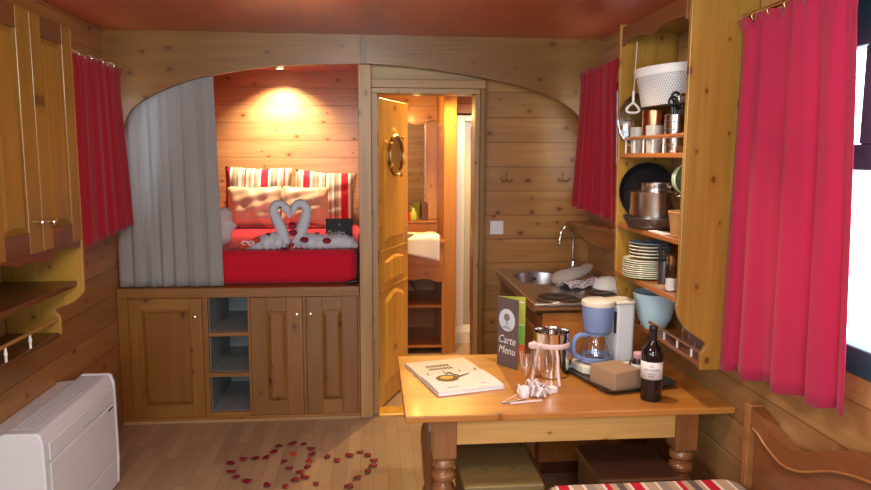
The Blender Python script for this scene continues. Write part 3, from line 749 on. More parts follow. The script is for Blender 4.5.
# ------------------------------------------------------------------ curtains
def curtain(name, label, mat, plane, c, top, bot, zt, zb, folds, amp, hemstep=0., rings=0, ringmat='brass', rod=None, head=.05, seed=0, toeing=0., group=None, flare=(0, 0)):
    """gathered cloth hanging along a rod; plane 'x' = rod runs along Y at x=c"""
    q = random.Random(seed); ph = q.uniform(0, 6)
    mid = ((top[0] + top[1]) / 2, c) if plane == 'y' else (c, (top[0] + top[1]) / 2)
    t = thing(name, label, 'curtain', (mid[0], mid[1], min(zb)), 0, group)
    H = zt - min(zb)
    def fn(u, v):
        a = top[0] + (top[1] - top[0]) * u; b = bot[0] + (bot[1] - bot[0]) * u
        e = v ** .8
        s = a + (b - a) * e
        phase = 2 * PI * folds * u + ph + .9 * math.sin(2.2 * PI * u + ph)
        k = .45 + .55 * v
        fo = math.sin(phase) + .28 * math.sin(2.3 * phase + 2 * v)
        tight = max(0., 1 - v * H / head) if head else 0
        off = amp * fo * k * (1 - .55 * math.exp(-((v * H - head) / .02) ** 2)) + flare[0] * (1 - u) * v + flare[1] * u * v
        off *= (1 - .85 * math.exp(-(1 - u) / .05)) * (1 - .6 * math.exp(-u / .04))
        z = zt - v * (zt - (zb[0] + (zb[1] - zb[0]) * u)) + (hemstep * math.sin(phase) * v)
        z += .006 * math.sin(phase * 2) * (1 - v)
        s += amp * .35 * math.cos(phase) * v
        d = v * H; cen = (top[0] + top[1]) / 2
        s += (a - cen) * (.16 * math.exp(-(d / .035) ** 2) - .0 * v) if head else 0
        off += (amp * .35 * math.sin(3 * phase + 1) * math.exp(-d / .10)) if head else 0
        return (c + off, s, z) if plane == 'x' else (s, c + off, z)
    nu = max(60, folds * 14)
    MB().grid(fn, nu, 26).build('cloth', mat, t, smooth=True, solid=.003)
    for k in range(rings):
        u = (k + .5) / rings; s = top[0] + (top[1] - top[0]) * u
        p = [(math.cos(a) * .017, math.sin(a) * .017) for a in [2 * PI * i / 16 for i in range(16)]]
        z = zt - head * .2
        if plane == 'x': MB().tube([(rod[0] + a, s, rod[1] + b - .012) for a, b in p], .0028, 7, closed=True).build('ring', ringmat, t, smooth=True)
        else: MB().tube([(s, rod[0] + a, rod[1] + b - .012) for a, b in p], .0028, 7, closed=True).build('ring', ringmat, t, smooth=True)
    return t

curtain('window_curtain', 'short crimson curtain over the small window above the heater, left of the grey bed curtain', 'red_far', 'x', -1.395, (3.48, 4.09), (3.44, 4.235), 2.125, (1.195, 1.245), 5, .010, .004, 4, 'chrome', (-1.40, 2.140), seed=3)
tag(MB().tube([(-1.40, 3.44, 2.140), (-1.40, 4.22, 2.140)], .006, 10).build('curtain_rod', 'brass', origin=(-1.40, 3.8, 2.14)), 'thin brass rod of the crimson curtain above the heater', 'curtain rod')
curtain('bed_curtain', 'long grey linen curtain drawn aside at the left of the bed alcove', 'grey_cloth', 'y', 4.352, (-1.53, -.94), (-1.528, -.91), 2.29, (.853, .853), 7, .0115, 0, 0, seed=5, head=0)
tag(MB().tube([(-1.538, 4.352, 2.295), (-.085, 4.352, 2.295)], .008, 10).build('curtain_rod', 'brass', origin=(-.8, 4.352, 2.295)), 'rod of the grey bed curtain hidden behind the arched board', 'curtain rod')
curtain('window_curtain', 'short crimson curtain over the small window above the sink, beside the open shelf unit', 'red_far', 'x', 1.245, (3.56, 4.15), (3.53, 4.225), 2.145, (1.31, 1.36), 6, .010, .004, 5, 'chrome', (1.27, 2.150), seed=8, flare=(.03, -.035))
tag(MB().tube([(1.27, 3.46, 2.150), (1.27, 4.27, 2.150)], .006, 10).build('curtain_rod', 'chrome', origin=(1.27, 3.85, 2.15)), 'thin rod of the crimson curtain above the sink', 'curtain rod')
curtain('window_curtain', 'long bright crimson curtain at the large window on the right', 'red_cloth', 'x', 1.335, (1.885, 2.47), (1.80, 2.51), 2.145, (.925, .845), 4, .021, .006, 6, 'brass', (1.345, 2.155), seed=2)
tag(MB().tube([(1.345, .70, 2.155), (1.345, 2.56, 2.155)], .008, 10).build('curtain_rod', 'brass', origin=(1.345, 1.6, 2.155)), 'brass rod of the long curtain at the large window', 'curtain rod')

# ------------------------------------------------------------------ washroom door
hx, hy = .040, 4.415
dv = Vector((.212, .525, 0)).normalized(); nv = Vector((dv.y, -dv.x, 0))
DX = XF((hx, hy, .012), x=dv, y=-nv); DW, DH, DT = .565, 2.0, .036
dr = MB(DX).box(0, DW, 0, DT, 0, DH).build('door_1', 'door_z', origin=(hx, hy, .012), bevel=.004); struct(dr)
def dprism(pts, y0, y1, name, mat, inset=.022):
    """raised field on the door face following an outline"""
    cx = sum(p[0] for p in pts) / len(pts); cz = sum(p[1] for p in pts) / len(pts)
    n = len(pts); vs = [(p[0], y0, p[1]) for p in pts]
    def sh(p, d):
        v = Vector((p[0] - cx, p[1] - cz)); w = max(abs(v.x), 1e-6); h = max(abs(v.y), 1e-6)
        return (p[0] - d * (1 if v.x > 0 else -1) * min(1, w / .05), y1, p[1] - d * (1 if v.y > 0 else -1) * min(1, h / .05))
    vs += [sh(p, inset) for p in pts]
    return MB(DX).add(vs, [tuple(range(n)), tuple(range(2 * n - 1, n - 1, -1))] + [(i, (i + 1) % n, n + (i + 1) % n, n + i) for i in range(n)]).build(name, mat, dr)
x0, x1 = .10, DW - .10
dprism([(x0, .14), (x1, .14), (x1, .70)] + [(x1 - (x1 - x0) * k / 8, .70 + .05 * math.sin(PI * k / 8)) for k in range(1, 8)] + [(x0, .70)], 0, -.012, 'lower_panel', 'door_z')
dprism([(x0, .81), (x1, .81), (x1, .955)] + [(x1 - (x1 - x0) * k / 8, .955 + .03 * math.sin(PI * k / 8)) for k in range(1, 8)] + [(x0, .955)], 0, -.012, 'middle_panel', 'door_z')
ar = [(x1 - (x1 - x0) * k / 14, 1.74 + .085 * (.5 - .5 * math.cos(2 * PI * k / 14))) for k in range(15)]
dprism([(x0, 1.09), (x1, 1.09)] + ar, 0, -.012, 'upper_panel', 'door_z')
for z in (.775, 1.03): MB(DX).box(.03, DW - .03, -.006, 0, z - .008, z + .008).build('moulding', 'door_z', dr, bevel=.003)
PC = (DW * .50, -.012, 1.645)
PX = DX @ Matrix.Translation(PC)
pr = MB(PX).lathe([(.112, -.0), (.112, -.005), (.116, -.009), (.125, -.011), (.134, -.009), (.138, -.004), (.138, 0)], ax='y', n=40, cap=False).build('porthole', 'bronze', dr, smooth='auto')
MB(PX).lathe([(.113, -.001), (.113, -.004)], ax='y', n=40).build('porthole_glass', 'port', pr)
MB(PX).tube([(.127 * math.cos(a), -.011, .127 * math.sin(a)) for a in [2 * PI * k / 48 for k in range(48)]], .007, 8, closed=True).build('rope_rim', 'brass', pr, smooth=True)
for a in (.9, -1.1, 2.6, -2.6):
    q = Matrix.Rotation(-a, 4, 'Y')
    MB(PX @ q).tube([(.118, -.012, 0), (.145, -.020, 0), (.158, -.014, 0)], [.009, .011, .008], 8).build('latch', 'brass', pr, smooth=True)
hd = MB(DX).box(DW - .052, DW - .022, -.006, 0, .98, 1.15).build('handle_plate', 'brass', dr, bevel=.002)
MB(DX).tube(spline([(DW - .037, -.004, 1.09), (DW - .037, -.045, 1.09), (DW - .05, -.052, 1.09), (DW - .14, -.05, 1.085)]), .0085, 8).build('handle', 'chrome', hd, smooth=True)
for z in (.25, 1.0, 1.75): MB(DX).lathe([(.008, z - .045), (.008, z + .045)], (-.006, .004, 0), 10).build('hinge', 'bronze', dr)

# ------------------------------------------------------------------ washroom
vn = thing('washroom_vanity', 'orange pine washbasin unit with a scalloped front and shelves seen through the open door', 'vanity unit', (.35, 6.0, 0))
sc_ = [(.30 + .0, .94), (.02, .94), (.02, .64)] + [(.02 + .56 * k / 24, .655 + .03 * math.sin(PI * k / 24 * 2 - .4) - .022 * math.cos(4 * PI * k / 24)) for k in range(1, 24)] + [(.58, .66), (.58, .94)]
MB().prism(sc_, 'y', 5.66, 5.685).build('front_apron', 'orange_x', vn, bevel=.003)
MB().box(.005, .592, 5.65, 6.445, .941, .966).build('counter', 'orange_x', vn, bevel=.004)
MB().box(.005, .592, 6.25, 6.28, .967, 1.055).build('backsplash', 'orange_x', vn, bevel=.003)
MB().box(.005, .592, 6.24, 6.445, 1.056, 1.075).build('ledge', 'orange_x', vn, bevel=.003)
MB().box(.005, .592, 5.72, 6.445, .395, .42).build('shelf', 'orange_x', vn, bevel=.003)
MB().box(.005, .592, 5.72, 6.445, .05, .07).build('shelf', 'orange_x', vn, bevel=.003)
MB().box(.005, .592, 6.38, 6.40, .07, .94).build('back_panel', 'orange_x', vn)
for x in (.005, .572): MB().box(x, x + .02, 5.69, 6.38, 0, .94).build('side_panel', 'orange_z', vn)
bas = MB().lathe([(.10, .90), (.17, .93), (.21, .968), (.225, .982), (.215, .986), (.19, .975), (.13, .945), (.03, .935)], (.29, 5.95, 0), 32, cap=False).build('basin', 'white', vn, smooth='auto')
tw = MB()
def tfn(u, v):
    x = .20 + .345 * u; s = v * .62
    if s < .36: y, z = 5.99 - s, 1.0 + .006 * math.sin(9 * u) - .010 * math.cos(6 * s)
    else: y, z = 5.633 - .008 * math.sin(7 * u), 1.0 - (s - .36) * (.42 + .3 * u) - .01
    return (x, y, z)
tw.grid(tfn, 14, 24)
tag(tw.build('hand_towel', 'white_cloth', origin=(.37, 5.8, .99), smooth=True, solid=.022), 'white folded towel lying over the washbasin edge behind the door', 'towel')
mr_ = thing('washroom_mirror', 'tall mirror under a wavy wooden board above the washbasin', 'mirror', (.32, 6.43, 1.5))
MB().box(.02, .478, 6.432, 6.446, 1.08, 1.97).build('mirror_glass', 'mirror', mr_)
MB().box(.479, .492, 6.425, 6.446, 1.08, 1.955).build('edge_strip', 'chrome', mr_)
MB().box(.493, .592, 6.42, 6.446, 1.08, 1.955).build('side_board', 'orange_z', mr_)
wb = [(.005, 2.20), (.592, 2.20), (.592, 1.965)] + [(.592 - .587 * k / 24, 1.955 + .022 * math.cos(2 * PI * k / 16)) for k in range(1, 24)] + [(.005, 1.96)]
MB().prism(wb, 'y', 6.395, 6.428).build('wavy_board', 'wall_bath', mr_, bevel=.003)
wall('wall_washroom_side', 'orange_z', 'x', .593, .645, 5.79, 6.45, 0, ZC)
struct(MB().box(.588, .69, 5.72, 5.789, 0, ZC).build('trim_14', 'orange_z', bevel=.004))
struct(MB().box(.691, 1.40, 6.06, 6.09, 2.02, ZC).build('trim_15', 'wall_bath'))
sh = thing('shower_cubicle', 'white framed shower cubicle with a grey frosted panel beyond the washroom post', 'shower', (.9, 6.1, 0))
MB().box(.73, .80, 6.05, 6.10, .16, 2.0).build('frame_post', 'paint', sh, bevel=.004)
MB().box(.801, 1.3, 6.05, 6.10, 1.95, 2.0).build('frame_head', 'paint', sh, bevel=.004)
MB().box(.801, 1.3, 6.065, 6.085, .16, 1.949).build('frosted_panel', 'shower', sh)
MB().lathe([(.006, .3), (.006, 1.9)], (.86, 6.045, 0), 8).build('rail', 'chrome', sh)
MB().prism([(6.035, .0), (6.035, .10), (6.045, .13), (6.055, .159), (6.10, .159), (6.10, 0)], 'x', .70, 1.3).build('base_moulding', 'paint', sh)
gb = thing('toiletry_bottle', 'small yellow green toiletry bottle on the ledge under the washroom mirror', 'bottle', (.37, 6.30, 1.075))
MB().lathe([(.030, 1.076), (.033, 1.085), (.033, 1.14), (.018, 1.16), (.012, 1.165)], (.37, 6.30, 0), 16).build('body', 'lime_bottle', gb, smooth='auto')
MB().lathe([(.014, 1.165), (.014, 1.185)], (.37, 6.30, 0), 12).build('cap', 'paint', gb)
tag(MB().box(.445, .505, 6.295, 6.335, 1.076, 1.235).build('toiletry_box', 'brown_box', origin=(.475, 6.315, 1.076), bevel=.003), 'upright dark brown box on the ledge under the washroom mirror', 'box')
tag(MB().lathe([(.026, 1.076), (.030, 1.08), (.032, 1.15), (.030, 1.15), (.028, 1.085)], (.31, 6.31, 0), 16).build('tumbler', 'red_sheet', origin=(.31, 6.31, 1.076), smooth='auto'), 'small red tumbler on the ledge under the washroom mirror', 'tumbler')
tag(MB().tube(spline([(.36, 6.37, .66), (.375, 6.36, .60), (.352, 6.36, .54), (.36, 6.36, .48), (.40, 6.36, .428)]), .006, 6).build('power_cable', 'black', origin=(.36, 6.36, .5), smooth=True), 'black cable hanging under the washbasin', 'cable')

# ------------------------------------------------------------------ kitchenette
kc = thing('kitchen_cabinet', 'orange pine base cabinet under the steel kitchenette top', 'kitchen cabinet', (1.12, 3.92, 0))
MB().box(.852, 1.405, 3.41, 4.44, .08, .775).build('carcass', 'kit_z', kc)
MB().box(.875, 1.405, 3.43, 4.44, 0, .079).build('plinth', 'dark_y', kc)
MB().box(.852, 1.405, 3.392, 3.409, .08, .876).build('side_panel', 'kit_z', kc, bevel=.003)
cab_door(kc, 'door', (.83, 4.43, .09), (0, -1, 0), (-1, 0, 0), .51, .77, .07, .075, 'dark_z', 'dark_y', 'dark_z', (.47, .60))
cab_door(kc, 'door', (.83, 3.915, .09), (0, -1, 0), (-1, 0, 0), .51, .77, .07, .075, 'dark_z', 'dark_y', 'dark_z', (.04, .60))
kw = thing('kitchenette_top', 'stainless steel kitchenette top with an oval sink at the back and two hot plates', 'worktop', (1.1, 3.92, .88))
def oloop(x0, x1, y0, y1, z, r, n=8): return rr_loop(x0, x1, y0, y1, r, z, n)
loops = [oloop(.805, 1.408, 3.37, 4.447, .874, .004), oloop(.803, 1.408, 3.368, 4.447, .916, .004), oloop(.808, 1.405, 3.373, 4.443, .921, .004), oloop(.825, 1.390, 3.39, 4.43, .919, .01),
         oloop(.865, 1.215, 3.90, 4.37, .919, .16), oloop(.872, 1.208, 3.907, 4.363, .912, .155), oloop(.885, 1.195, 3.92, 4.35, .80, .14), oloop(.93, 1.15, 3.965, 4.305, .785, .10)]
vs = [p for l in loops for p in l]; L = len(loops[0])
fs = [(i * L + q, i * L + (q + 1) % L, (i + 1) * L + (q + 1) % L, (i + 1) * L + q) for i in range(len(loops) - 1) for q in range(L)] + [tuple((len(loops) - 1) * L + q for q in range(L))]
MB().add(vs, fs).build('steel_top', 'steel_sat', kw, smooth='auto', solid=.0015)
MB().lathe([(.028, .788), (.026, .790), (.010, .787)], (1.04, 4.135, 0), 16).build('drain', 'chrome', kw)
MB().box(1.02, 1.045, 4.345, 4.3485, .865, .885).build('overflow', 'dark_slot', kw)
for x, y, r in ((.955, 3.505, .104), (1.215, 3.60, .08)):
    hp = MB().lathe([(r, .920), (r, .927), (r - .012, .932), (r * .25, .932), (r * .2, .929)], (x, y, 0), 32).build('hot_plate', 'iron', kw, smooth='auto')
    MB().lathe([(r + .001, .9195), (r + .011, .9215), (r + .012, .925), (r + .001, .928)], (x, y, 0), 32, cap=False).build('steel_ring', 'chrome', hp, smooth='auto')
for x in (1.06, 1.12): MB().lathe([(.013, .920), (.013, .935), (.010, .939)], (x, 3.405, 0), 14).build('knob', 'black', kw, smooth='auto')
fa = thing('sink_tap', 'tall chrome gooseneck tap at the back of the sink', 'tap', (1.285, 4.36, .921))
MB().lathe([(.026, .921), (.026, .929), (.020, .934), (.019, .985), (.016, .992), (.011, .996)], (1.285, 4.36, 0), 18).build('tap_body', 'chrome', fa, smooth='auto')
MB().tube(spline([(1.285, 4.36, .99), (1.283, 4.358, 1.10), (1.276, 4.35, 1.160), (1.254, 4.335, 1.202), (1.225, 4.325, 1.215), (1.196, 4.31, 1.192), (1.182, 4.305, 1.15), (1.178, 4.303, 1.122)], 6), .0095, 10).build('spout', 'chrome', fa, smooth=True)
MB().lathe([(.0125, 1.105), (.0135, 1.125), (.011, 1.128)], (1.178, 4.303, 0), 12).build('aerator', 'chrome', fa)
MB().tube([(1.296, 4.35, .962), (1.33, 4.325, .985)], .006, 8).build('lever', 'chrome', fa)
mt_ = MB(Matrix.Translation((1.165, 3.965, .962)) @ Matrix.Rotation(math.radians(40), 4, 'Z') @ Matrix.Diagonal((.92, .9, .8, 1)) @ Matrix.Rotation(-.12, 4, 'Y'))
mt_.tube(spline([(-.17, 0, -.012, .035), (-.13, 0, 0, .07), (-.05, .01, .004, .085), (.05, .0, .006, .075), (.12, -.01, .012, .055), (.17, 0, .02, .042), (.20, .0, .026, .030)], 5) and [p[:3] for p in spline([(-.17, 0, -.012, .035), (-.13, 0, 0, .07), (-.05, .01, .004, .085), (.05, .0, .006, .075), (.12, -.01, .012, .055), (.17, 0, .02, .042), (.20, .0, .026, .030)], 5)],
         [p[3] * .5 for p in spline([(-.17, 0, -.012, .035), (-.13, 0, 0, .07), (-.05, .01, .004, .085), (.05, .0, .006, .075), (.12, -.01, .012, .055), (.17, 0, .02, .042), (.20, .0, .026, .030)], 5)], 14, flat=2.1)
tag(mt_.build('oven_mitt', 'grey_towel', origin=(1.165, 3.955, .921), smooth=True), 'beige grey padded cloth mitt lying beside the sink', 'oven mitt')
ct = MB(Matrix.Translation((1.17, 3.80, .926)) @ Matrix.Rotation(.5, 4, 'Z'))
ct.grid(lambda u, v: (-.13 + .25 * u, -.055 + .12 * v, .008 + .030 * math.sin(PI * v) * (.7 + .3 * math.sin(7 * u)) + .006 * math.sin(13 * u + 3 * v)), 26, 14)
tag(ct.build('checked_cloth', 'check_towel', origin=(1.19, 3.815, .921), smooth=True, solid=.006), 'purple and white checked dish cloth crumpled in front of the mitt', 'dish cloth')
tag(MB().lathe([(.088, .922), (.084, .935), (.070, .962), (.042, .980), (.02, .984), (.018, .978), (.04, .974), (.066, .957), (.082, .926)], (1.318, 3.775, 0), 32, cap=False).build('upturned_bowl', 'pale_blue', origin=(1.318, 3.775, .921), smooth='auto'), 'pale blue grey bowl upside down on the steel top beside the checked cloth', 'bowl')

ls = thing('light_switch', 'square white light switch on the boards left of the tap', 'switch', (.80, 4.449, 1.196))
MB().box(.757, .843, 4.438, 4.449, 1.153, 1.239).build('plate', 'white', ls, bevel=.003)
MB().box(.774, .826, 4.434, 4.4385, 1.170, 1.222).build('rocker', 'white', ls, bevel=.002)
def hook(x, z, lb):
    h = thing('coat_hook', lb, 'coat hook', (x, 4.449, z), 0, 'coat hooks')
    MB().lathe([(.010, 4.449), (.010, 4.445), (.006, 4.443)], (x, 0, z + .02), 14, ax='y').build('rosette', 'bronze', h)
    MB().tube([(x, 4.443, z + .045), (x, 4.443, z - .012)], .0035, 8).build('stem', 'bronze', h)
    for s in (-1, 1):
        MB().tube(spline([(x, 4.442, z - .006), (x + s * .018, 4.432, z - .024), (x + s * .032, 4.424, z - .014), (x + s * .036, 4.420, z + .006)]), .0035, 8).build('prong', 'bronze', h, smooth=True)
hook(.857, 1.515, 'double bronze coat hook above the light switch')
hook(1.228, 1.515, 'double bronze coat hook near the sink curtain')
wsf = thing('corner_shelf', 'small brown varnished corner shelf with a curved apron, under the sink curtain', 'shelf', (1.36, 4.25, 1.2))
CE = spline([(1.258, 4.44), (1.275, 4.36), (1.315, 4.20), (1.36, 4.04), (1.395, 3.93)], 4)
MB().prism([(1.407, 4.446), (1.258, 4.446)] + [(x - .006, y) for x, y in CE] + [(1.407, 3.925)], 'z', 1.212, 1.236).build('board', 'oak_y', wsf, bevel=.004)
m = MB(); vs = []; n = len(CE)
for k, (x, y) in enumerate(CE):
    zb = 1.203 - .09 * math.sin(PI * .5 * min(1, max(0, k / (n - 1) - .28) * 2.4))
    vs += [(x + .006, y, zb), (x + .006, y, 1.2115), (x + .022, y, 1.2115), (x + .022, y, zb)]
m.add(vs, [(4 * k + a, 4 * k + (a + 1) % 4, 4 * k + 4 + (a + 1) % 4, 4 * k + 4 + a) for k in range(n - 1) for a in range(4)] + [(0, 1, 2, 3), tuple(4 * (n - 1) + a for a in (3, 2, 1, 0))])
m.build('apron', 'oak_y', wsf)

# ------------------------------------------------------------------ open shelf unit
su = thing('shelf_unit', 'tall pine open shelf unit on the right wall, full of crockery and pans', 'shelf unit', (1.28, 2.86, .84))
SP = [(1.407, 2.25), (1.151, 2.25), (1.151, 1.12)] + spline([(1.147, 1.09), (1.158, 1.045), (1.195, .995), (1.245, .962), (1.272, .938), (1.262, .918), (1.251, .90)], 4) + [(1.251, .838), (1.407, .838)]
MB().prism(SP, 'y', 2.51, 2.532).build('side_panel', 'panel_z', su, bevel=.003)
MB().prism([(1.407, 2.25), (1.135, 2.25), (1.151, 1.12)] + spline([(1.16, 1.06), (1.175, 1.0), (1.22, .93), (1.27, .88), (1.30, .84)], 4) + [(1.407, .82)], 'y', 3.20, 3.222).build('side_panel', 'panel_z', su, bevel=.003)
va = [(2.533, 2.235), (3.199, 2.235), (3.199, 2.150)] + [(3.199 - .666 * k / 40, 2.163 - .014 * math.exp(-((k - 20) / 4.) ** 2) + .010 * math.sin(PI * k / 20) ** 2) for k in range(1, 40)] + [(2.533, 2.15)]
MB().prism(va, 'x', 1.142, 1.156).build('valance', 'valance_y', su, bevel=.002)
MB().box(1.157, 1.405, 2.533, 3.199, 2.215, 2.235).build('top_board', 'honey_y', su)
Z1, Z2, Z3, Z4 = 1.668, 1.341, 1.118, .866
for z in (Z1, Z2, Z3): MB().box(1.150, 1.405, 2.533, 3.199, z - .020, z).build('shelf', 'red_y', su, bevel=.003)
MB().box(1.252, 1.405, 2.533, 3.199, Z4 - .018, Z4).build('shelf', 'red_y', su, bevel=.002)
MB().tube([(1.158, 2.533, 1.733), (1.158, 3.199, 1.733)], .0085, 10).build('gallery_rail', 'red_y', su)
for k in range(6): MB().tube([(1.158, 2.62 + .104 * k, Z1), (1.158, 2.62 + .104 * k, 1.728)], .004, 8).build('baluster', 'paint', su)
MB().box(1.253, 1.262, 2.533, 3.199, .900, .910).build('gallery_rail', 'oak_y', su)
for k in range(5): MB().tube([(1.2575, 2.60 + .13 * k, Z4), (1.2575, 2.60 + .13 * k, .9)], .005, 8).build('baluster', 'paint', su)
hg = MB()

# top shelf
ld = thing('glass_lid', 'steel rimmed glass pan lid leaning at the far end of the top shelf', 'pan lid', (1.245, 3.165, Z1))
LX = XF((1.262, 3.165, Z1 + .143), .0) @ Matrix.Rotation(-.13, 4, 'X')
MB(LX).lathe([(.134, -.006), (.090, -.024), (.03, -.032), (.002, -.033)], ax='y', n=36, cap=False).build('glass_disc', 'smoke', ld, smooth=True)
MB(LX).tube([(.137 * math.cos(a), -.006, .137 * math.sin(a)) for a in [2 * PI * k / 40 for k in range(40)]], .0055, 8, closed=True).build('rim', 'chrome', ld, smooth=True)
MB(LX).lathe([(.018, -.033), (.022, -.05), (.020, -.055), (.004, -.057)], ax='y', n=16).build('knob', 'black', ld, smooth='auto')
cc = thing('copper_canister', 'copper coloured canister carrying the white basket on the top shelf', 'canister', (1.225, 2.99, Z1))
MB().lathe([(.049, Z1 + .001), (.051, Z1 + .005), (.051, Z1 + .150), (.047, Z1 + .155)], (1.225, 2.99, 0), 28).build('body', 'copper', cc, smooth='auto')
MB().lathe([(.053, Z1 + .150), (.053, Z1 + .182), (.046, Z1 + .188), (.01, Z1 + .190)], (1.225, 2.99, 0), 28).build('lid', 'copper', cc, smooth='auto')
tag(MB().lathe([(.046, Z1 + .001), (.046, Z1 + .186), (.044, Z1 + .19)], (1.335, 2.83, 0), 24).build('storage_tin', 'copper', origin=(1.335, 2.83, Z1), smooth='auto'), 'tall tin standing behind the cutlery holder under the white basket', 'tin')
tag(MB().lathe([(.046, Z1 + .001), (.046, Z1 + .186), (.044, Z1 + .19)], (1.345, 3.0, 0), 24).build('storage_tin', 'steel_sat', origin=(1.345, 3.0, Z1), smooth='auto'), 'steel tin standing behind the copper canister under the white basket', 'tin')
for x, y, lb in ((1.192, 3.085, 'frosted glass tumbler on the top shelf in front of the glass lid'), (1.190, 2.90, 'frosted glass tumbler on the top shelf in front of the copper canister')):
    tag(MB().lathe([(.030, Z1 + .001), (.036, Z1 + .115), (.034, Z1 + .115), (.028, Z1 + .006)], (x, y, 0), 20).build('frosted_tumbler', 'frost', origin=(x, y, Z1), smooth='auto'), lb, 'tumbler', 'frosted tumblers on the top shelf')
# basket
bk = thing('laundry_basket', 'white plastic woven basket sitting high under the top of the shelf unit', 'basket', (1.255, 2.90, Z1 + .191))
BZ = Z1 + .192
bm_ = MB()
def bfn(u, v):
    a = 2 * PI * u; r = .122 + .018 * v
    return (1.255 + r * math.cos(a) * .93, 2.90 + r * 1.12 * math.sin(a), BZ + .145 * v)
bm_.grid(bfn, 144, 10); bm_.f.append(tuple(range(144)))
bm_.build('woven_wall', 'basket_weave', bk, solid=.003)
MB().lathe([(.138, BZ + .118), (.146, BZ + .120), (.150, BZ + .150), (.147, BZ + .156), (.141, BZ + .154), (.139, BZ + .130)], (1.255, 2.90, 0), 48, cap=False, sx=.93, sy=1.12).build('rim', 'white', bk, smooth='auto')
bk.rotation_euler = (0, -.085, 0); bk.location.z += .012
# hanging loop (white peeler / opener) from the valance
op = thing('hanging_opener', 'white looped bottle opener hanging on a string at the far end of the top shelf', 'opener', (1.128, 3.05, 1.83))
OX, OY = 1.150, 3.05
MB().tube([(OX + .008, OY, 2.15), (OX, OY, 1.935)], .0018, 6).build('string', 'paint', op)
MB().tube([(OX, OY, 1.94), (OX, OY, 1.885)], .006, 8).build('shank', 'white', op)
MB().tube(spline([(OX - .001, OY, 1.888), (OX - .020, OY, 1.872), (OX - .029, OY, 1.856), (OX - .016, OY, 1.846), (OX + .016, OY, 1.846), (OX + .029, OY, 1.856), (OX + .020, OY, 1.872), (OX + .001, OY, 1.888)], 4), .0055, 8).build('loop', 'white', op, smooth=True)
ch = thing('cutlery_holder', 'perforated steel cutlery holder full of black-handled utensils on the top shelf', 'cutlery holder', (1.205, 2.725, Z1))
MB().lathe([(.042, Z1 + .001), (.043, Z1 + .004), (.043, Z1 + .148), (.041, Z1 + .150), (.040, Z1 + .006)], (1.205, 2.725, 0), 32, cap=False).build('holder', 'steel', ch, smooth='auto')
for row in range(4):
    for k in range(8):
        a = PI * .75 + PI * 1.0 * k / 7
        MB(Matrix.Translation((1.205, 2.725, Z1 + .032 + .030 * row)) @ Matrix.Rotation(a, 4, 'Z')).lathe([(.0038, .0425), (.0038, .0445)], ax='x', n=8).build('hole', 'dark_slot', ch)
for i, (dx, dy, h) in enumerate(((-.022, -.012, .215), (.0, .015, .235), (.020, -.008, .225), (.012, .022, .205))):
    u_ = thing('kitchen_utensil', ['black handled utensil with a ring end, leftmost in the cutlery holder', 'black handled utensil with a ring end, at the back of the cutlery holder', 'black handled utensil with a ring end, rightmost in the cutlery holder', 'black handled utensil, the shortest one in the cutlery holder'][i], 'utensil', (1.205 + dx, 2.725 + dy, Z1 + .006), 0, 'utensils in the cutlery holder')
    X0, Y0 = 1.205 + dx, 2.725 + dy
    MB().tube([(X0, Y0, Z1 + .008), (X0, Y0, Z1 + h - .03)], .0055, 8).build('handle', 'black', u_)
    MB().tube([(X0 + .016 * math.cos(a), Y0 - .003, Z1 + h - .014 + .018 * math.sin(a)) for a in [2 * PI * k / 16 for k in range(16)]], .005, 7, closed=True).build('ring_end', 'black' if i != 2 else 'steel', u_, smooth=True)

# middle shelf
pl = thing('pan_lid', 'large black pan lying on edge against the far end of the middle shelf', 'pan', (1.25, 3.16, Z2))
PLX = XF((1.262, 3.158, Z2 + .145), 0) @ Matrix.Rotation(-.14, 4, 'X')
MB(PLX).lathe([(.001, -.004), (.098, -.004), (.112, -.010), (.132, -.040), (.136, -.041), (.136, -.036), (.116, -.002), (.100, .003), (.001, .003)], ax='y', n=40, cap=False).build('pan_body', 'pan', pl, smooth='auto')
fp = thing('frying_pan', 'wide dark frying pan under the saucepans on the middle shelf', 'frying pan', (1.235, 2.96, Z2))
MB().lathe([(.001, Z2 + .006), (.105, Z2 + .006), (.133, Z2 + .052), (.137, Z2 + .054), (.138, Z2 + .050), (.110, Z2 + .001), (.001, Z2 + .001)], (1.235, 2.96, 0), 40, cap=False).build('pan_body', 'pan_out', fp, smooth='auto')
MB().tube([(1.33, 2.86, Z2 + .045), (1.37, 2.80, Z2 + .055), (1.385, 2.66, Z2 + .065)], [.010, .011, .012], 8).build('handle', 'black', fp, smooth=True)
for i, (r, z, h, lb) in enumerate(((.106, Z2 + .009, .150, 'largest steel saucepan, standing in the frying pan'), (.062, Z2 + .161, .036, 'small steel saucepan, topmost of the nested pans'))):
    s_ = thing('saucepan', lb, 'saucepan', (1.228, 2.95, z), 0, 'nested steel saucepans')
    MB().lathe([(.001, z + .004), (r - .004, z + .004), (r - .003, z + h), (r + .003, z + h + .002), (r, z + h - .003), (r, z + .006), (r - .006, z), (.001, z)], (1.228, 2.95, 0), 36, cap=False).build('pan_body', 'steel', s_, smooth='auto')
    if i == 0: MB().lathe([(r - .001, z + h + .0025), (r - .02, z + h + .0085), (.001, z + h + .0105)], (1.228, 2.95, 0), 36).build('lid', 'steel', s_, smooth='auto')
    MB().tube(spline([(1.228 + r * .62, 2.95 - r * .78, z + h - .016), (1.228 + r * .62 + .02, 2.95 - r * .78 - .03, z + h - .006), (1.228 + r * .62 + .05, 2.95 - r * .78 - .12, z + h - .010)]), .0065, 8).build('handle', 'chrome', s_, smooth=True)
wb_ = thing('bread_basket', 'small brown wicker basket at the near end of the middle shelf', 'basket', (1.205, 2.635, Z2))
wm = MB()
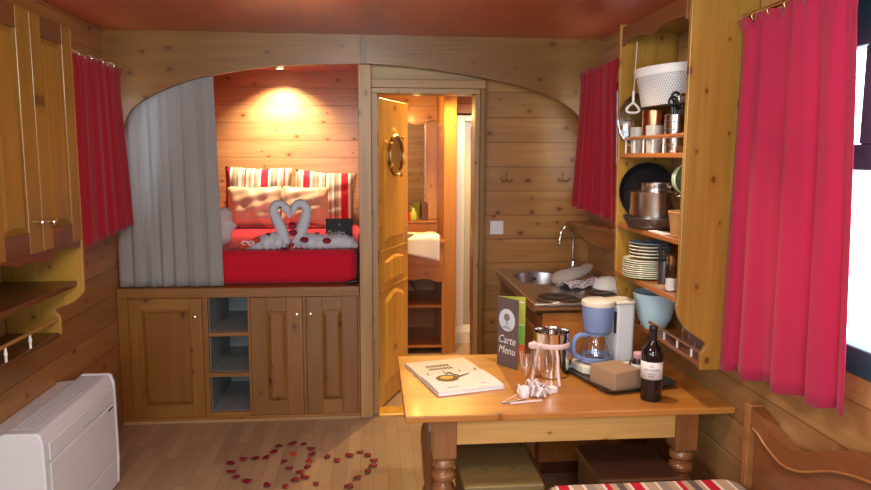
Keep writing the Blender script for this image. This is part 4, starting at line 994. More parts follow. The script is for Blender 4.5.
wm.grid(lambda u, v: (1.205 + (.030 + .012 * v + .002 * math.cos(40 * PI * u) * (-1) ** int(v * 7)) * math.cos(2 * PI * u), 2.635 + (.045 + .014 * v + .002 * math.cos(40 * PI * u) * (-1) ** int(v * 7)) * math.sin(2 * PI * u), Z2 + .002 + .092 * v), 60, 8)
wm.f.append(tuple(range(60)))
wm.build('woven_wall', 'wicker', wb_, solid=.003)
MB().tube([(1.205 + .043 * math.cos(a), 2.635 + .060 * math.sin(a), Z2 + .096) for a in [2 * PI * k / 32 for k in range(32)]], .005, 7, closed=True).build('rim', 'wicker', wb_, smooth=True)
tag(MB().box(1.153, 1.19, 2.69, 2.83, Z2 + .0005, Z2 + .006).build('paper_pad', 'paper', origin=(1.17, 2.76, Z2), bevel=.001), 'white paper pad on the front edge of the middle shelf', 'paper pad')
gs = thing('green_sieve', 'pale green plastic sieve hanging inside the unit beside the near side panel', 'sieve', (1.238, 2.715, 1.56))
GX = XF((1.238, 2.715, 1.565), .35)
MB(GX).lathe([(.058, -.02), (.050, .005), (.028, .024), (.001, .030)], ax='y', n=28, cap=False).build('bowl', 'green', gs, smooth=True, solid=.003)
MB(GX).tube([(.058 * math.cos(a), -.02, .058 * math.sin(a)) for a in [2 * PI * k / 28 for k in range(28)]], .004, 8, closed=True).build('rim', 'plate_g', gs, smooth=True)
MB(GX).tube([(0, -.02, .058), (0, -.015, .092)], .005, 8).build('handle', 'steel', gs)

# lower shelf: plates
ORD = ['bottom', 'second from the bottom', 'third from the bottom', 'fourth from the bottom', 'fifth from the bottom', 'sixth from the bottom', 'seventh from the bottom', 'eighth from the bottom', 'top']
def plate_mb(r): return MB().lathe([(.001, .004), (r * .62, .004), (r * .70, .007), (r, .0125), (r + .001, .015), (r, .0175), (r * .72, .0095), (r * .62, .0068), (.001, .0068)], n=36, cap=False)
pb = plate_mb(.101).build('dinner_plate', 'plate_c', local=True, smooth='auto'); pg = plate_mb(.101).build('dinner_plate', 'plate_g', local=True, smooth='auto')
PX_, PY_ = 1.212, 2.985
for i in range(9):
    src = pg if i in (0, 1, 4, 6) else pb
    o = src if src.name not in used else dup(src)
    used.add(src.name); o.location = (PX_ + rnd.uniform(-.003, .003), PY_, Z3 - .003 + .0092 * i); o.rotation_euler = (0, 0, i)
    tag(o, ('pale green' if src is pg else 'cream') + ' dinner plate, ' + ORD[i] + (' of the large plates' if i < 8 else ' one of the large plates') + ' on the lower shelf', 'plate', 'large plates on the lower shelf')
ps = plate_mb(.086).build('dessert_plate', 'plate_c', local=True, smooth='auto'); pbl = plate_mb(.086).build('dessert_plate', 'plate_b', local=True, smooth='auto')
O2 = ['bottom', 'second from the bottom', 'third from the bottom', 'fourth from the bottom', 'top']
for i in range(5):
    src = pbl if i >= 4 else ps
    o = src if src.name not in used else dup(src)
    used.add(src.name); o.location = (PX_ + .012, PY_, Z3 + .0855 + .0145 * i)
    tag(o, ('blue grey' if src is pbl else 'cream') + ' dessert plate, ' + O2[i] + ' of the small plates stacked on the large ones', 'plate', 'small plates on the lower shelf')
for i, (x, y, h, lb) in enumerate(((1.190, 2.665, .150, 'glass salt jar with a steel cap at the near end of the plate shelf'), (1.240, 2.60, .135, 'glass pepper jar with a steel cap behind the salt jar'))):
    j = thing('spice_jar', lb, 'jar', (x, y, Z3), 0, 'glass jars beside the plates')
    MB().lathe([(.024, Z3 + .001), (.027, Z3 + .006), (.027, Z3 + h * .6), (.019, Z3 + h * .72)], (x, y, 0), 8).build('glass_body', 'glass', j)
    MB().lathe([(.020, Z3 + .004), (.022, Z3 + .008), (.022, Z3 + .05), (.001, Z3 + .05)], (x, y, 0), 12).build('contents', 'paper', j)
    MB().lathe([(.020, Z3 + h * .72), (.021, Z3 + h * .95), (.013, Z3 + h)], (x, y, 0), 16).build('cap', 'chrome', j, smooth='auto')
kg = thing('knife_jar', 'narrow dark jar holding black-handled knives beside the small plates', 'knife jar', (1.225, 2.815, Z3))
MB().lathe([(.026, Z3 + .001), (.028, Z3 + .10), (.026, Z3 + .10), (.024, Z3 + .005)], (1.225, 2.815, 0), 18, cap=False).build('jar', 'pan_out', kg, smooth='auto')
for i, (dx, dy) in enumerate(((-.010, .0), (.008, .008), (.004, -.010))):
    tag(MB().tube([(1.225 + dx, 2.815 + dy, Z3 + .02), (1.225 + dx * 2.2, 2.815 + dy * 2.2, Z3 + .165)], [.004, .009], 8).build('table_knife', 'black', origin=(1.225 + dx, 2.815 + dy, Z3 + .02)),
        'black handled knife standing in the dark jar, ' + ['on the left', 'at the back', 'at the front'][i], 'knife', 'knives in the dark jar')
tag(MB().lathe([(.036, Z3 + .0005), (.036, Z3 + .007)], (1.19, 2.74, 0), 24).build('cork_coaster', 'card', origin=(1.19, 2.74, Z3)), 'round cork coaster on the front edge of the plate shelf', 'coaster')
# bottom gallery
tag(MB().lathe([(.001, Z4 + .004), (.045, Z4 + .002), (.070, Z4 + .05), (.098, Z4 + .16), (.102, Z4 + .166), (.102, Z4 + .162), (.075, Z4 + .045), (.05, Z4), (.001, Z4)], (1.303, 3.08, 0), 36, cap=False).build('mixing_bowl', 'bowl_b', origin=(1.297, 3.08, Z4), smooth='auto'), 'deep light blue bowl under the plate shelf, above the coffee maker', 'bowl')
for i, (x, y) in enumerate(((1.300, 2.66), (1.310, 2.74), (1.295, 2.585), (1.355, 2.60))):
    g = MB().lathe([(.028, Z4 + .085), (.029, Z4 + .08), (.024, Z4 + .003), (.022, Z4 + .001), (.001, Z4 + .001), (.001, Z4 + .009), (.021, Z4 + .010), (.027, Z4 + .085)], (x, y, 0), 12, cap=False).build('drinking_glass', 'glass', origin=(x, y, Z4), smooth='auto')
    tag(g, 'clear drinking glass on the bottom gallery shelf, ' + ['in the middle of the front row', 'nearest the blue bowl', 'nearest the side panel', 'at the back against the wall'][i], 'glass', 'glasses on the bottom gallery shelf')

# ------------------------------------------------------------------ table
tb = thing('dining_table', 'orange varnished pine table with turned legs standing against the right wall', 'table', (.76, 2.91, 0))
TZ = .685
MB().box(.117, 1.407, 2.51, 3.315, .659, TZ).build('table_top', 'table_x', tb, bevel=.004)
MB().box(.318, 1.190, 2.562, 2.584, .548, .6585).build('apron', 'apron_x', tb, bevel=.002)
MB().box(.318, 1.190, 3.236, 3.258, .548, .6585).build('apron', 'apron_x', tb, bevel=.002)
for x in (.230, 1.255): MB().box(x, x + .022, 2.648, 3.172, .548, .6585).build('apron', 'honey_y', tb, bevel=.002)
for x in (.272, 1.237):
    for y in (2.602, 3.218):
        lg = MB().box(x - .046, x + .046, y - .046, y + .046, .492, .6588).build('leg', 'leg_z', tb, bevel=.004)
        MB().lathe([(.030, .0), (.036, .02), (.038, .05), (.028, .075), (.034, .10), (.041, .20), (.048, .30), (.046, .355), (.034, .385), (.033, .392), (.046, .402), (.049, .414), (.046, .426), (.036, .434), (.035, .444), (.047, .455), (.048, .468), (.040, .482), (.044, .4925)], (x, y, 0), 28).build('turned_shaft', 'leg_z', lg, smooth='auto')

# open ring binder
BX = XF((.345, 2.985, TZ), math.radians(15)) @ Matrix.Diagonal((.93, .93, 1, 1))
bi = thing('ring_binder', 'open catalogue binder lying on the left end of the table, showing a pan picture', 'binder', (.345, 2.965, TZ))
MB(BX).box(-.160, .160, -.252, .238, .0005, .004).build('cover', 'white', bi, bevel=.001)
def page(y0, y1, z0, zt, mat, nm, bow):
    m = MB(BX); n = 10; vs = []
    for k in range(n + 1):
        t = k / n; y = y0 + (y1 - y0) * t; z = z0 + (zt - z0) * (1 - .0) + bow * math.sin(PI * min(1, t * 1.0)) * .5
        vs += [(-.157, y, z0), (.157, y, z0), (.157, y, z), (-.157, y, z)]
    fs = [(4 * i + k, 4 * i + (k + 1) % 4, 4 * i + 4 + (k + 1) % 4, 4 * i + 4 + k) for i in range(n) for k in range(4)] + [(3, 2, 1, 0), (4 * n, 4 * n + 1, 4 * n + 2, 4 * n + 3)]
    return m.add(vs, fs).build(nm, mat, bi, bevel=0)
pb_ = page(.006, .232, .0045, .011, 'paper_warm', 'back_pages', .006)
pf_ = page(-.246, -.004, .0045, .017, 'paper', 'front_pages', .008)
for k in range(4): MB(BX @ Matrix.Translation((-.12 + .08 * k, .001, .014))).tube([(0, .012 * math.cos(a), .010 * math.sin(a)) for a in [PI * i / 8 for i in range(9)]], .0018, 6).build('ring', 'chrome', bi)
PZ = .0218
def flat(mb_pts, z, name, mat, par): return MB(BX).prism(mb_pts, 'z', z, z + .0006).build(name, mat, par)
def ell(cx, cy, rx, ry, n=28, rot=0): return [(cx + rx * math.cos(a) * math.cos(rot) - ry * math.sin(a) * math.sin(rot), cy + rx * math.cos(a) * math.sin(rot) + ry * math.sin(a) * math.cos(rot)) for a in [2 * PI * k / n for k in range(n)]]
flat(ell(-.055, -.088, .054, .050), PZ - .0012, 'printed_pan', 'food_dark', pf_)
flat(ell(-.055, -.080, .032, .025), PZ - .0004, 'printed_food', 'food', pf_)
flat([(-.006, -.078), (.060, -.050), (.072, -.040), (.068, -.052), (.004, -.094)], PZ - .0010, 'printed_handle', 'food_dark', pf_)
MB(BX).tube(spline([(-.040, -.045, PZ), (-.034, -.018, PZ), (-.014, -.020, PZ), (-.006, -.048, PZ), (.010, -.068, PZ)]), .0022, 6, flat=1).build('printed_ladle', 'ink', pf_)
for i, (x, y, w) in enumerate(((.075, -.085, .018), (.10, -.078, .012), (.115, -.10, .02), (.06, -.20, .03), (-.10, -.21, .05))):
    flat([(x, y), (x + w, y), (x + w, y + .004), (x, y + .004)], PZ - (.0022 if y > -.15 else .0028), 'printed_line', 'grey_ink', pf_)
q = random.Random(4)
for row, (y, n, mt2) in enumerate(((.128, 9, 'ink'), (.083, 9, 'food_dark'))):
    x = -.085
    for k in range(n):
        w = q.uniform(.008, .013)
        flat([(x, y - .015), (x + w, y - .015), (x + w * .8, y + .015), (x + w * .15, y + .016)], .0138, 'printed_mark', mt2, pb_); x += w + .0035

# menu card
mc = thing('menu_card', 'standing folded menu card with a dark front, lime and orange inside, on the table', 'menu card', (.58, 3.15, TZ))
def panel(a, b, z1, name, mat, th=.0018, z0=TZ + .001, par=mc, sh=0.):
    a = Vector((a[0], a[1], 0)); b = Vector((b[0], b[1], 0)); d = (b - a).normalized(); n_ = Vector((-d.y, d.x, 0)) * th
    vs = []
    for z in (z0, z1):
        for p in (a, b, b + n_, a + n_): vs.append((p.x, p.y, z))
    return MB().add(vs, [(0, 1, 2, 3), (4, 5, 6, 7), (0, 1, 5, 4), (1, 2, 6, 5), (2, 3, 7, 6), (3, 0, 4, 7)]).build(name, mat, par)
A_, B_, C_ = (.578, 3.150), (.652, 3.036), (.700, 3.112)
fpn = panel(A_, B_, TZ + .325, 'front_panel', 'menu_grey')
panel(A_, C_, TZ + .325, 'back_panel', 'menu_lime')
fd = (Vector((B_[0], B_[1], 0)) - Vector((A_[0], A_[1], 0))); fl = fd.length; fd.normalize(); fn_ = Vector((fd.y, -fd.x, 0))
frz = math.atan2(fd.y, fd.x)
def on_panel(s, z, out=.001):
    p = Vector((A_[0], A_[1], 0)) + fd * s + fn_ * out; return Vector((p.x, p.y, TZ + z))
FX = Matrix.Translation(on_panel(fl * .47, .222)) @ Matrix.Rotation(frz, 4, 'Z')
MB(FX).lathe([(.052, 0), (.052, -.0008)], ax='y', n=40).build('logo_disc', 'logo', fpn)
tree = [(-.003, -.022), (.003, -.022), (.003, -.004), (.016, .002), (.020, .012), (.016, .024), (.006, .030), (-.006, .031), (-.016, .024), (-.020, .012), (-.015, .002), (-.003, -.004)]
MB(FX).prism(tree, 'y', -.0016, -.0009).build('logo_tree', 'menu_grey' if False else 'grey_ink', fpn)
for z, w in ((-.030, .016), (-.037, .030)): MB(FX).box(-w, w, -.0016, -.0009, z - .0018, z + .0018).build('logo_line', 'grey_ink', fpn)
def on_local(s, z, out=.0012):
    return on_panel(s, z, out) - ORIGIN[mc]
text_part('lettering', 'Carte', .052, 'white', fpn, on_local(fl * .47, .128), (PI / 2, 0, frz), shear=.25, sx=.92)
text_part('lettering', 'Menu', .052, 'white', fpn, on_local(fl * .47, .080), (PI / 2, 0, frz), shear=.25, sx=.92)
bd_ = (Vector((C_[0], C_[1], 0)) - Vector((A_[0], A_[1], 0))); bl_ = bd_.length; bd_.normalize(); bn = Vector((bd_.y, -bd_.x, 0))
def stripe(z0, z1, s0, s1, name, mat, par):
    a = Vector((A_[0], A_[1], 0)) + bd_ * s0 + bn * .0012; b = Vector((A_[0], A_[1], 0)) + bd_ * s1 + bn * .0012
    return panel((a.x, a.y), (b.x, b.y), TZ + z1, name, mat, .0010, TZ + z0, par)
stripe(.100, .190, .08, bl_, 'green_band', 'menu_green', mc); stripe(.012, .099, .08, bl_, 'orange_band', 'menu_orange', mc); stripe(.191, .194, .08, bl_, 'white_line', 'white', mc)
stripe(.296, .302, bl_ - .03, bl_ - .006, 'printed_mark', 'white', mc)

# steel bucket with ribbon
PXc, PYc = .790, 2.975
bu = thing('steel_bucket', 'polished steel wine bucket tied with a pale pink ribbon, on the table', 'wine bucket', (PXc, PYc, TZ))
MB().lathe([(.001, TZ + .001), (.074, TZ + .001), (.079, TZ + .005), (.079, TZ + .196), (.081, TZ + .200), (.077, TZ + .200), (.075, TZ + .190), (.074, TZ + .010), (.001, TZ + .008)], (PXc, PYc, 0), 48, cap=False).build('body', 'chrome', bu, smooth='auto')
rbn = MB().lathe([(.0797, TZ + .134), (.0812, TZ + .136), (.0812, TZ + .154), (.0797, TZ + .156)], (PXc, PYc, 0), 40, cap=False).build('ribbon_band', 'ribbon', bu, smooth='auto', solid=.001)
ba = math.radians(215); bx_, by_ = PXc + .083 * math.cos(ba), PYc + .083 * math.sin(ba)
def strip_mb(pts, w, dirv):
    """flat ribbon of width w swept along pts, its width along dirv"""
    m = MB(); d = Vector(dirv).normalized() * w / 2; vs = []
    P = spline(pts, 5)
    for p in P: vs += [Vector(p) - d, Vector(p) + d]
    return m.add(vs, [(2 * i, 2 * i + 1, 2 * i + 3, 2 * i + 2) for i in range(len(P) - 1)])
for s in (-1, 1):
    strip_mb([(bx_, by_ - .004, TZ + .146), (bx_ + s * .025, by_ - .012, TZ + .160), (bx_ + s * .048, by_ - .008, TZ + .152), (bx_ + s * .03, by_ - .004, TZ + .141), (bx_, by_ - .004, TZ + .145)], .016, (0, .4, 1)).build('bow_loop', 'ribbon', rbn, solid=.0015, smooth=True)
strip_mb([(bx_, by_ - .004, TZ + .144), (bx_ - .012, by_ - .012, TZ + .10), (bx_ - .022, by_ - .016, TZ + .05), (bx_ - .030, by_ - .022, TZ + .006), (bx_ - .034, by_ - .030, TZ + .003)], .016, (1, .2, 0)).build('ribbon_tail', 'ribbon', rbn, solid=.0015, smooth=True)
strip_mb([(bx_ + .07, by_ - .028, TZ + .140), (bx_ + .072, by_ - .052, TZ + .10), (bx_ + .068, by_ - .075, TZ + .05), (bx_ + .064, by_ - .11, TZ + .016), (bx_ + .060, by_ - .135, TZ + .006)], .012, (1, .2, 0)).build('ribbon_tail', 'ribbon', rbn, solid=.0015, smooth=True)
MB().ball((bx_, by_ - .006, TZ + .146), .010, .008, .009).build('bow_knot', 'ribbon', rbn, smooth=True)
tag(MB(XF((.735, 2.735, TZ), .3)).box(-.016, .016, -.016, .016, .0008, .026).build('wrapped_sweet', 'white_rib', origin=(.735, 2.735, TZ), bevel=.004), 'small white wrapped sweet standing alone in front of the steel bucket', 'sweet')

# champagne flutes
for x, y, lb in ((.640, 2.805, 'clear champagne flute nearer the menu card'), (.697, 2.815, 'clear champagne flute nearer the steel bucket')):
    f = thing('champagne_flute', lb, 'champagne flute', (x, y, TZ), 0, 'champagne flutes')
    MB().lathe([(.001, TZ + .001), (.026, TZ + .001), (.026, TZ + .003), (.004, TZ + .007)], (x, y, 0), 24, cap=False).build('foot', 'glass', f, smooth='auto')
    MB().lathe([(.0035, TZ + .006), (.0032, TZ + .045), (.006, TZ + .052)], (x, y, 0), 12, cap=False).build('stem', 'glass', f, smooth='auto')
    MB().lathe([(.005, TZ + .050), (.018, TZ + .066), (.026, TZ + .098), (.030, TZ + .158), (.0285, TZ + .158), (.0245, TZ + .098), (.0165, TZ + .068), (.001, TZ + .056)], (x, y, 0), 28, cap=False).build('glass_bowl', 'glass', f, smooth='auto')

# favour bundle of ribbon at the foot of the flutes
fb = thing('ribbon_favour', 'white and pink ribbon bows around a small white candle beside the flutes', 'table favour', (.615, 2.70, TZ))
MB().lathe([(.020, TZ + .001), (.021, TZ + .006), (.021, TZ + .040), (.018, TZ + .044), (.001, TZ + .045)], (.608, 2.692, 0), 20).build('candle', 'white_rib', fb, smooth='auto')
strip_mb([(.61, 2.665, TZ + .006), (.56, 2.640, TZ + .004), (.505, 2.622, TZ + .003), (.53, 2.628, TZ + .016), (.585, 2.660, TZ + .03)], .012, (.2, -.9, .5)).build('ribbon_tail', 'white_rib', fb, solid=.0015, smooth=True)
strip_mb([(.535, 2.615, TZ + .003), (.60, 2.628, TZ + .004), (.67, 2.640, TZ + .003)], .014, (.2, 1, .2)).build('ribbon_tail', 'ribbon', fb, solid=.0015, smooth=True)
q = random.Random(21)
for i in range(17):
    a, rad = q.uniform(0, 2 * PI), q.uniform(.012, .050)
    cx, cy = .648 + rad * math.cos(a) * 1.15, 2.712 + rad * math.sin(a); hz = .012 + .050 * (1 - rad / .055) + q.uniform(0, .012)
    b = q.uniform(0, 2 * PI); dx, dy = math.cos(b), math.sin(b); ln = q.uniform(.018, .032)
    p = [(cx - dx * ln, cy - dy * ln, TZ + .004 + q.uniform(0, .01)), (cx - dx * ln * .5, cy - dy * ln * .5, TZ + hz), (cx + q.uniform(-.006, .006), cy + q.uniform(-.006, .006), TZ + hz + .008), (cx + dx * ln * .6, cy + dy * ln * .6, TZ + hz * .7), (cx + dx * ln * 1.1, cy + dy * ln * 1.1, TZ + .004 + hz * .25), (cx + dx * ln * .5, cy + dy * ln * .7, TZ + .004)]
    strip_mb(p, q.uniform(.012, .022), (-dy, dx, q.uniform(-.8, .8))).build('bow_loop', 'ribbon' if i % 3 == 0 else 'white_rib', fb, solid=.0012, smooth=True)

# tray with coffee maker, box, jar, can
TR = XF((1.065, 2.925, TZ), math.radians(14))
tr = thing('serving_tray', 'black rectangular serving tray under the coffee maker', 'tray', (1.065, 2.925, TZ))
def rl(x0, x1, y0, y1, z, r): return [tuple(p) for p in rr_loop(x0, x1, y0, y1, r, z, 5)]
tl_ = [rl(-.155, .155, -.205, .205, .001, .03), rl(-.175, .175, -.225, .225, .018, .04), rl(-.176, .176, -.226, .226, .021, .04), rl(-.168, .168, -.218, .218, .020, .036), rl(-.150, .150, -.200, .200, .005, .028)]
vs = [p for l in tl_ for p in l]; L = len(tl_[0])
MB(TR).add(vs, [(i * L + q, i * L + (q + 1) % L, (i + 1) * L + (q + 1) % L, (i + 1) * L + q) for i in range(4) for q in range(L)] + [tuple(range(L - 1, -1, -1)), tuple(4 * L + q for q in range(L))]).build('tray_body', 'tray', tr, smooth='auto')
CZ = TZ + .0065
cm = thing('coffee_maker', 'lavender blue and cream filter coffee maker with a glass jug, on the black tray', 'coffee maker', (1.05, 3.03, CZ))
def ccol(y): return y
# base
MB(XF((1.035, 3.025, 0), math.radians(14))).prism([(-.125 * 1.0, -.045), (-.10, -.075), (.10, -.075), (.125, -.05), (.125, .05), (.10, .075), (-.10, .075), (-.125, .045)], 'z', CZ, CZ + .038).build('base', 'cream', cm, bevel=.006)
MB(XF((1.035, 3.025, 0), math.radians(14))).lathe([(.066, CZ + .0385), (.064, CZ + .042), (.001, CZ + .042)], (-.035, 0, 0), 28).build('hot_plate', 'iron', cm)
MB(XF((1.035, 3.025, 0), math.radians(14))).box(-.095, -.075, -.078, -.0745, CZ + .012, CZ + .026).build('switch', 'black', cm)
col = [(-.048, -.052), (.030, -.060), (.054, -.035), (.054, .035), (.030, .060), (-.048, .052)]
KX = XF((1.128, 3.05, 0), math.radians(14))
MB(KX).prism(col, 'z', CZ + .0385, CZ + .300).build('water_column', 'pale_blue', cm, bevel=.008)
MB(KX).prism([(p[0] * 1.06, p[1] * 1.06) for p in col], 'z', CZ + .3005, CZ + .318).build('column_lid', 'cream', cm, bevel=.008)
MB(KX).box(-.052, -.0475, -.045, -.030, CZ + .17, CZ + .268).build('water_gauge', 'dark_slot', cm)
MB(KX).prism([(-.050, CZ + .19), (-.050, CZ + .322), (-.135, CZ + .322), (-.135, CZ + .300), (-.10, CZ + .20)], 'y', -.03, .03).build('neck', 'pale_blue', cm) if False else None
BXc, BYc = 1.010, 3.012
MB().lathe([(.055, CZ + .178), (.062, CZ + .183), (.067, CZ + .22), (.073, CZ + .292), (.072, CZ + .298)], (BXc, BYc, 0), 36).build('filter_basket', 'lavender', cm, smooth='auto')
MB().lathe([(.074, CZ + .2985), (.076, CZ + .305), (.074, CZ + .319), (.064, CZ + .324), (.001, CZ + .325)], (BXc, BYc, 0), 36).build('basket_lid', 'cream', cm, smooth='auto')
MB().lathe([(.056, CZ + .170), (.057, CZ + .1775)], (BXc, BYc, 0), 30).build('basket_ring', 'coffee_water', cm, smooth='auto')
jg = MB().lathe([(.001, CZ + .043), (.066, CZ + .043), (.073, CZ + .056), (.072, CZ + .080), (.060, CZ + .130), (.050, CZ + .155), (.052, CZ + .164), (.049, CZ + .164), (.047, CZ + .155), (.057, CZ + .130), (.0695, CZ + .080), (.0705, CZ + .057), (.064, CZ + .046), (.001, CZ + .046)], (1.003, 3.012, 0), 36, cap=False).build('glass_jug', 'glass', cm, smooth='auto')
MB().lathe([(.0745, CZ + .044), (.0755, CZ + .052), (.0755, CZ + .066), (.0745, CZ + .070)], (1.003, 3.012, 0), 36, cap=False).build('jug_band', 'lavender', jg, smooth='auto', solid=.001)
MB().tube(spline([(.958, 3.005, CZ + .162), (.925, 2.995, CZ + .166), (.900, 2.988, CZ + .150), (.892, 2.986, CZ + .115), (.900, 2.988, CZ + .078), (.928, 2.996, CZ + .060)], 5), .0115, 10, flat=1.3).build('jug_handle', 'lavender', jg, smooth=True)
MB().lathe([(.050, CZ + .1645), (.048, CZ + .1695), (.001, CZ + .1696)], (1.003, 3.012, 0), 28).build('jug_lid', 'lavender', jg, smooth='auto')
text_part('lettering', '. . . . .', .016, 'white', cm, (0, 0, 0), (0, 0, 0)) if False else None

cbx = thing('cardboard_box', 'small brown cardboard box on the black tray in front of the coffee maker', 'box', (1.02, 2.80, CZ))
K1, K2, K3 = Vector((.990, 2.700, 0)), Vector((.930, 2.850, 0)), Vector((1.118, 2.752, 0))
K4 = K2 + K3 - K1
m = MB(); vs = [(p.x, p.y, z) for z in (CZ + .0005, CZ + .078) for p in (K1, K3, K4, K2)]
m.add(vs, [(3, 2, 1, 0), (4, 5, 6, 7), (0, 1, 5, 4), (1, 2, 6, 5), (2, 3, 7, 6), (3, 0, 4, 7)]).build('carton', 'card', cbx, bevel=.0015)
e = (K2 - K1).normalized(); w = (K3 - K1).normalized()
a, b = K1 + w * .003 + e * .003, K4 - w * .003 - e * .003
m = MB(); P = [K1 + w * .004 + e * .002, K3 - w * .004 + e * .002, K3 - w * .004 + e * .075, K1 + w * .004 + e * .075]
m.add([(p.x, p.y, z) for z in (CZ + .0782, CZ + .0797) for p in P], [(3, 2, 1, 0), (4, 5, 6, 7), (0, 1, 5, 4), (1, 2, 6, 5), (2, 3, 7, 6), (3, 0, 4, 7)]).build('flap', 'card', cbx)
jr = thing('preserve_jar', 'small dark jar with a pink lid on the tray behind the cardboard box', 'jar', (1.172, 2.925, CZ))
MB().lathe([(.026, CZ + .001), (.029, CZ + .006), (.029, CZ + .062), (.020, CZ + .076)], (1.172, 2.925, 0), 20).build('jar_body', 'jar_dark', jr, smooth='auto')
MB().lathe([(.0295, CZ + .020), (.0295, CZ + .052)], (1.172, 2.925, 0), 20, cap=False).build('paper_band', 'pale_blue', jr, smooth='auto', solid=.0005)
MB().lathe([(.0215, CZ + .0765), (.0225, CZ + .08), (.0225, CZ + .098), (.018, CZ + .102)], (1.172, 2.925, 0), 20).build('lid', 'pink', jr, smooth='auto')
tag(MB().lathe([(.029, CZ + .001), (.030, CZ + .004), (.030, CZ + .125), (.027, CZ + .130)], (1.205, 2.865, 0), 22).build('beige_canister', 'beige_can', origin=(1.205, 2.865, CZ), smooth='auto'), 'beige cylindrical canister on the tray right behind the wine bottle', 'canister')

# wine bottle
WX, WY = 1.110, 2.628
wbt = thing('wine_bottle', 'dark red wine bottle with a cream label at the front right of the table', 'wine bottle', (WX, WY, TZ))
MB().lathe([(.001, TZ + .006), (.030, TZ + .001), (.040, TZ + .002), (.0425, TZ + .010), (.0425, TZ + .188), (.040, TZ + .204), (.030, TZ + .220), (.0185, TZ + .232), (.0155, TZ + .245), (.015, TZ + .262)], (WX, WY, 0), 36).build('glass_body', 'bottle', wbt, smooth='auto')
MB().lathe([(.0160, TZ + .240), (.0158, TZ + .285), (.0172, TZ + .287), (.0172, TZ + .298), (.0155, TZ + .301), (.001, TZ + .3012)], (WX, WY, 0), 24).build('capsule', 'capsule', wbt, smooth='auto')
m = MB(); n = 26
a0 = math.atan2(-WY, -WX)
vs = []; 
for k in range(n + 1):
    a = a0 + (k / n - .5) * 2.9
    for z in (TZ + .092, TZ + .162): vs.append((WX + .0430 * math.cos(a), WY + .0430 * math.sin(a), z))
lbp = m.add(vs, [(2 * k, 2 * k + 2, 2 * k + 3, 2 * k + 1) for k in range(n)]).build('label', 'label', wbt, smooth=True, solid=.0004)
def label_text(body, size, z, sx=1.):
    """lettering bent around the bottle"""
    o = text_part('lettering', body, size, 'grey_ink', lbp, (0, 0, 0), (0, 0, 0), sx=sx)
    for v in o.data.vertices:
        a = a0 + v.co.x / .0436
        v.co = Vector((.0436 * math.cos(a) + v.co.z * math.cos(a), .0436 * math.sin(a) + v.co.z * math.sin(a), z + v.co.y))
label_text('LES', .013, .147); label_text('CALANDRES', .0125, .131, .95)
for z, w in ((.115, .015), (.106, .011)):
    m = MB(); vs = []
    for k in range(9):
        a = a0 + (k / 8 - .5) * 2 * w / .043
        for zz in (TZ + z - .0012, TZ + z + .0012): vs.append((WX + .0435 * math.cos(a), WY + .0435 * math.sin(a), zz))
    m.add(vs, [(2 * k, 2 * k + 2, 2 * k + 3, 2 * k + 1) for k in range(8)]).build('printed_line', 'grey_ink', lbp, solid=.0003)

# ------------------------------------------------------------------ bench and stools
bn_ = thing('bench', 'brown wooden bench along the window wall with a serpentine back and a striped seat pad', 'bench', (1.0, 1.5, 0))
half = [(2.352, .762), (2.345, .764), (2.315, .757), (2.262, .742), (2.206, .719), (2.108, .699), (2.003, .726), (1.887, .783), (1.794, .815), (1.68, .838), (1.46, .855)]
top = spline(half, 4); mir = [(2.92 - y, z) for y, z in reversed(top[:-1])]
curve = top + mir
MB().prism([(2.315, .25)] + [p for p in [(y, z - .006) for y, z in curve] if .60 < p[0] < 2.316] + [(.605, .25)], 'x', 1.376, 1.398).build('back_panel', 'bench_d', bn_)
band = curve + [(y, z - .062) for y, z in reversed(curve)]
MB().prism(band, 'x', 1.358, 1.405).build('top_rail', 'bench_d', bn_, bevel=.004)
MB().tube([(1.356, y, z - .066) for y, z in curve if .62 < y < 2.31], .0045, 7).build('moulding', 'oak_y', bn_, smooth=True)
for y in (2.318, .568): MB().box(1.350, 1.408, y, y + .034, 0, .765).build('post', 'oak_y', bn_, bevel=.004)
MB().box(.64, 1.355, .62, 2.365, .385, .412).build('seat_board', 'bench_d', bn_, bevel=.004)
MB().box(.66, .685, .64, 2.35, .30, .384).build('seat_rail', 'oak_y', bn_)
for x in (.66, 1.30):
    for y in (.64, 2.29): MB().box(x, x + .05, y, y + .05, 0, .384).build('leg', 'oak_y', bn_, bevel=.003)
sp_ = rslab(MB(), .605, 1.345, .60, 2.375, .413, .470, .07, .027)
tag(sp_.build('seat_pad', 'striped_seat', origin=(.93, 1.5, .413), smooth=True), 'striped red, beige and grey seat pad lying on the wooden bench', 'seat pad')

def stool(x0, x1, y0, y1, h, mt_top, mt_side, lb, slots):
    s = thing('stool', lb, 'stool', ((x0 + x1) / 2, (y0 + y1) / 2, 0), 0, 'box stools under the table')
    MB().box(x0, x1, y0, y1, h - .022, h).build('stool_top', mt_top, s, bevel=.004)
    for x in (x0 + .012, x1 - .030): MB().box(x, x + .018, y0 + .012, y1 - .012, 0, h - .023).build('side_panel', mt_side, s)
    for y in (y0 + .014, y1 - .032): MB().box(x0 + .031, x1 - .031, y, y + .018, 0, h - .023).build('side_panel', mt_side, s)
    for (a, b) in slots:
        MB().tube(spline([(a, b + .012, h + .0003), (a + .004, b, h + .0006), (a + .014, b - .012, h + .0003)]), .0022, 6).build('hand_slot', 'dark_slot', s)
    return s
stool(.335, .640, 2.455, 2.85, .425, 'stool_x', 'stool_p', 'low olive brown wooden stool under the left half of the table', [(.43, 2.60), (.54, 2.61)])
stool(.86, 1.184, 2.46, 2.80, .425, 'stool_d', 'stool_p', 'low dark brown wooden stool under the right half of the table', [])

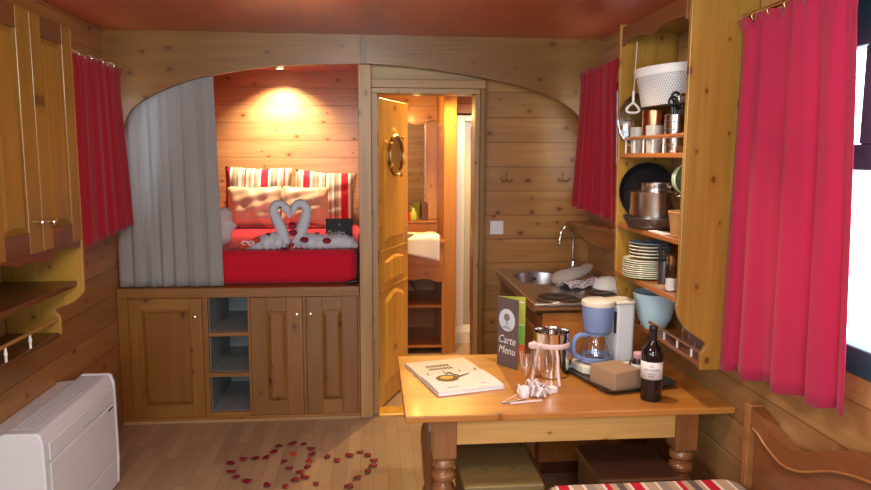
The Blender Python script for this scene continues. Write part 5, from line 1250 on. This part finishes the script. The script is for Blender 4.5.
# ------------------------------------------------------------------ light
w = bpy.data.worlds.new('daylight'); S.world = w; w.use_nodes = True
w.node_tree.nodes['Background'].inputs[0].default_value = (.80, .91, 1.0, 1); w.node_tree.nodes['Background'].inputs[1].default_value = 6.5
def lamp(kind, name, loc, energy, col, rot=(0, 0, 0), **kw):
    l = bpy.data.lights.new(name, kind); l.energy = energy; l.color = col
    for k, v in kw.items(): setattr(l, k, v)
    o = bpy.data.objects.new(name, l); COL.objects.link(o); o.location = loc; o.rotation_euler = rot
    return o
def portal(name, loc, rot, sx, sy):
    o = lamp('AREA', name, loc, 1, (1, 1, 1), rot, shape='RECTANGLE', size=sx, size_y=sy); o.data.cycles.is_portal = True
portal('portal_right', (1.475, 1.575, 1.55), (0, PI / 2, 0), 1.05, 1.43)
portal('portal_front', (-.45, -1.87, 1.3), (PI / 2, 0, 0), 1.8, 1.6)
portal('portal_left', (-1.61, -.2, 1.53), (0, -PI / 2, 0), 1.02, 1.38)
lamp('SPOT', 'alcove_spot', (-.745, 5.955, 2.35), 115, (1., .79, .50), (math.radians(8), 0, 0), spot_size=math.radians(120), spot_blend=.8, shadow_soft_size=.025)
lamp('SPOT', 'washroom_spot', (.575, 5.38, 2.33), 95, (1., .64, .17), (math.radians(-14), 0, 0), spot_size=math.radians(140), spot_blend=.4, shadow_soft_size=.03)
lamp('POINT', 'basin_lamp', (.38, 5.98, 2.0), 4.5, (1., .62, .16), shadow_soft_size=.03)
lamp('SPOT', 'shower_fill', (.98, 5.45, 2.34), 45, (1., .88, .70), (math.radians(12), 0, 0), spot_size=math.radians(120), spot_blend=.6, shadow_soft_size=.05)  # added fill that brightens the white shower frame, no known fitting
lamp('POINT', 'room_fill', (-.15, 1.7, 2.22), 28, (1., .96, .88), shadow_soft_size=.22)  # added ambient fill over the room, stands for no known lamp
lamp('POINT', 'entrance_fill', (.1, -.6, 2.22), 50, (1., .99, .97), shadow_soft_size=.22)  # added ambient fill behind the camera, stands for no known lamp
lamp('SPOT', 'table_spot', (.72, 2.72, 2.34), 42, (1., .84, .62), (0, 0, 0), spot_size=math.radians(100), spot_blend=.7, shadow_soft_size=.03)

# ------------------------------------------------------------------ camera
def camera():
    p, y, r = math.radians(7.2127), math.radians(5.1942), math.radians(.2431)
    F = Vector((math.sin(y) * math.cos(p), math.cos(y) * math.cos(p), -math.sin(p))); r0 = Vector((math.cos(y), -math.sin(y), 0)); u = r0.cross(F)
    right = r0 * math.cos(r) + u * math.sin(r); up = u * math.cos(r) - r0 * math.sin(r)
    cd = bpy.data.cameras.new('camera'); cd.sensor_width = 36; cd.lens = 700 / 871 * 36; cd.clip_start = .02
    o = bpy.data.objects.new('camera', cd); COL.objects.link(o)
    m = Matrix((right, up, -F)).transposed().to_4x4(); m.translation = (0, 0, 1.65); o.matrix_world = m
    S.camera = o
camera()
S.view_settings.view_transform = 'Standard'; S.view_settings.look = 'None'; S.view_settings.gamma = 1; S.view_settings.use_curve_mapping = False
S.view_settings.exposure = 0.6
S.cycles.use_denoising = True
S.cycles.max_bounces = 10; S.cycles.transparent_max_bounces = 24
